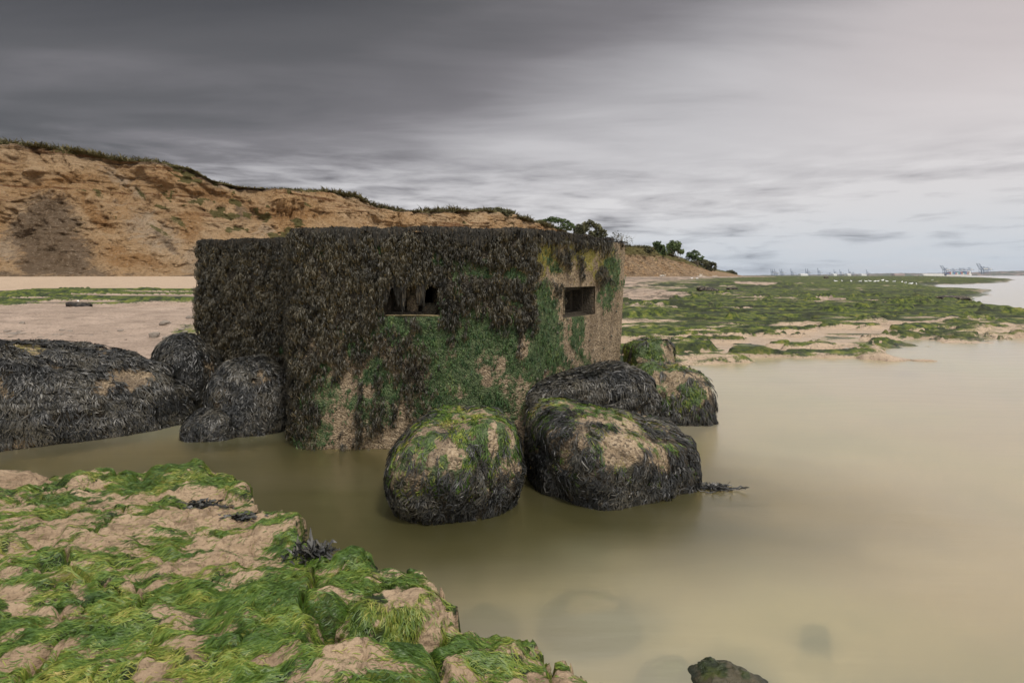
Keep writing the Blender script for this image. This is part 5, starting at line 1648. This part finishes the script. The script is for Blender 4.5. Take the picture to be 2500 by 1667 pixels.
def crane_parts(boom_up, ang_=80.0, hgt_=48.0, bl=64.0, back=38.0):
    """ship-to-shore gantry crane: x = towards the water (negative), built round its own base"""
    P_ = []
    def bar(a, b, r_): P_.append(tube([a, b], [r_, r_], 4))
    for x in (-14, 14):
        for y in (-12, 12):
            bar((x, y, 0), (x, y, hgt_), 1.5)
        bar((x, -12, hgt_ * 0.35), (x, 12, hgt_ * 0.35), 1.2)
    for y in (-12, 12):
        bar((-14, y, hgt_ * 0.38), (14, y, hgt_ * 0.38), 1.4)
        bar((-14, y, hgt_ * 0.38), (14, y, hgt_), 0.8)
    for y in (-5, 5):
        bar((-16, y, hgt_), (14 + back, y, hgt_), 1.8)
        if boom_up:
            a = math.radians(ang_)
            bar((-16, y, hgt_), (-16 - bl * math.cos(a), y, hgt_ + bl * math.sin(a)), 1.8)
        else:
            bar((-16, y, hgt_), (-16 - bl, y, hgt_), 1.8)
        bar((-12, y, hgt_), (-2, y, hgt_ + 26), 1.2)
        bar((8, y, hgt_), (-2, y, hgt_ + 26), 1.0)
        bar((-2, y, hgt_ + 26), (14 + back * 0.7, y, hgt_ + 1), 0.6)
        if not boom_up:
            bar((-2, y, hgt_ + 26), (-16 - bl * 0.75, y, hgt_ + 1), 0.6)
    mach = box((26, 0, hgt_ + 4.5), (20, 12, 8))
    return join(P_), mach


def crane(label, px, base_py, top_py, up, group, ang_=80, flip=1, Yd=6800.0):
    hpx = base_py - top_py
    Hm = hpx * Yd / F
    full = 48 + (64 * math.sin(math.radians(ang_)) if up else 27)
    s = Hm / full
    (V, Fc), (mv, mf) = crane_parts(up, ang_)
    x = (px - 1250) / F * Yd
    zb_ = max(0.0, H + (HZ - base_py) / F * Yd)
    o = empty('gantry_crane', (x, Yd, zb_), label, 'crane', group)
    fl = np.array([flip, 1, 1])
    loc = np.array([x, Yd, zb_])
    mesh('steel_frame', V * s * fl + loc, Fc, M_CRANE, o, None, False)
    mesh('machinery_house', mv * s * fl + loc, mf, M_WHITE, o, None, False)
CL = [(1885, 657, 1), (1889, 657, 1), (1894, 657, 1), (1898, 666, 0), (1907, 657, 1), (1911.5, 657, 1), (1934, 656, 1), (1970, 656, 1), (1975, 656, 1), (2000, 655, 1), (2026, 665, 0), (2039, 658, 1), (2053, 658, 1), (2075, 657, 1), (2083, 664, 0), (2118, 658, 1)]
words_ = ['leftmost of the tight group of four', 'second from the left in the tight group of four', 'third from the left in the tight group of four', 'lowered boom behind the leftmost group of four', 'left of the close pair after the four', 'right of the close pair after the four',
          'standing alone between the first pair and the white shed', 'left one of the pair over the white shed', 'right one of the pair over the white shed', 'tallest lone crane right of the white shed', 'lowered boom, standing alone in the middle of the row',
          'first of two singles right of the lowered crane', 'second of two singles right of the lowered crane', 'raised boom beside a lowered one near the row end', 'lowered boom beside a raised one near the row end', 'standing alone at the right end of the long row']
for (px_, ty_, up), wd in zip(CL, words_):
    crane(f'far blue {"raised" if up else "lowered"} gantry crane, {wd}', px_, 673.5, ty_, up, 'cranes of the left port row', 84)
CR = [(2306, 648, 1, 58), (2311, 648, 1, 58), (2327, 655, 0, 0), (2344, 654, 0, 0), (2352, 654, 0, 0), (2366, 653, 0, 0), (2396, 643, 1, 62), (2402, 643, 1, 62), (2412, 652, 0, 0)]
wr_ = ['left one of the raised pair over the ship bow', 'right one of the raised pair over the ship bow', 'first from the left over the containers', 'second from the left over the containers', 'third from the left over the containers', 'last from the left over the containers', 'left one of the tallest raised pair at the far right', 'right one of the tallest raised pair at the far right', 'lowest one at the right end of the port']
for (px_, ty_, up, an_), wd in zip(CR, wr_):
    crane(f'near blue {"raised" if up else "lowered"} gantry crane, {wd}', px_, 669.5, ty_, up, 'cranes of the right port quay', an_ or 80, 1, 5600.0)

# container ship at the right quay
Ys = 5500.0
sx0, sx1 = (2308 - 1250) / F * Ys, (2372 - 1250) / F * Ys
ship = empty('container_ship', ((sx0 + sx1) / 2, Ys, 0), 'pale container ship moored under the right hand cranes', 'ship')
Ls_ = sx1 - sx0
sec = []
for i, t in enumerate(np.linspace(0, 1, 14)):
    hw_ = 22 * min(1, (1 - t) * 6 + 0.05) * min(1, 0.7 + t * 3)
    x = sx0 + Ls_ * t
    deck = 14 + 5 * max(0, t - 0.85) / 0.15
    sec.append([(x, Ys - hw_, deck), (x, Ys - hw_ * 0.8, -1), (x, Ys + hw_ * 0.8, -1), (x, Ys + hw_, deck), (x, Ys - hw_, deck)])
mesh('hull', np.array(sec), grid_faces(14, 5), M_WHITE, ship, None, False)
cols_ = [flat_mat('container_' + n, c, 0.7, var=0.15, scale=0.1) for n, c in (('blue', (0.10, 0.15, 0.32)), ('rust', (0.36, 0.13, 0.09)), ('grey', (0.5, 0.52, 0.54)), ('teal', (0.12, 0.28, 0.30)))]
for i in range(14):
    x = sx0 + Ls_ * (0.08 + 0.055 * i)
    hh = 12 + 4 * ((i * 7) % 5)
    v, f = box((x, Ys, 14 + hh / 2), (Ls_ * 0.048, 38, hh))
    mesh('container_stack', v, f, cols_[(i * 5) % 4], ship, None, False)
v, f = join([box((sx0 + Ls_ * 0.89, Ys, 26), (12, 36, 36)), box((sx0 + Ls_ * 0.89, Ys, 47), (6, 6, 12))])
mesh('bridge', v, f, M_WHITE, ship, None, False)

def shed(label, px0, px1, top, Yd, mat=M_WHITE, base=674.5):
    x0, x1 = (px0 - 1250) / F * Yd, (px1 - 1250) / F * Yd
    h_ = (base - top) / F * Yd
    zb_ = max(0, H + (HZ - base) / F * Yd)
    o = empty('warehouse', ((x0 + x1) / 2, Yd, zb_), label, 'warehouse', 'port buildings')
    mesh('wall', *box(((x0 + x1) / 2, Yd, zb_ + h_ / 2), (x1 - x0, 60, h_)), mat, o, None, False)
    xm = (x0 + x1) / 2
    V = np.array([(x0 - 1, Yd - 31, zb_ + h_), (x1 + 1, Yd - 31, zb_ + h_), (x1 + 1, Yd, zb_ + h_ * 1.25), (x0 - 1, Yd, zb_ + h_ * 1.25), (x0 - 1, Yd + 31, zb_ + h_), (x1 + 1, Yd + 31, zb_ + h_)], float)
    mesh('roof', V, np.array([(0, 1, 2, 3), (3, 2, 5, 4)]), mat, o, None, False)
shed('bright white shed at the left port, below the cranes', 1952, 1970, 670.5, 6400)
shed('long low white terminal left of the container ship', 2250, 2300, 669.5, 6000, base=673)
shed('small pale block in the middle of the far shore', 2032, 2040, 670.5, 6500)
shed('small pale block right of the middle of the far shore', 2066, 2074, 670.0, 6500)
shed('brown block row above the far beach', 2180, 2205, 670.0, 6500, M_TOWN)
shed('pale block near the right end of the long crane row', 2100, 2112, 671.0, 6500)

# ------------------------------------------------------------------ haze
m, nt = new_mat('sea_haze')
pv = nt.new('ShaderNodeVolumePrincipled', {'Color': (0.80, 0.88, 1.0), 'Density': 0.00003, 'Anisotropy': 0.2})
nt.new('ShaderNodeOutputMaterial', {'Volume': pv.outputs[0]})
v, f = box((0, 0, 80), (32000, 32000, 172))
v[:, 2] = np.where(v[:, 2] > 80, 135.0, -4.0)
tag(mesh('haze', v, f, m, None, None, False), 'thin sea haze over the whole shore', 'haze', None, 'stuff')
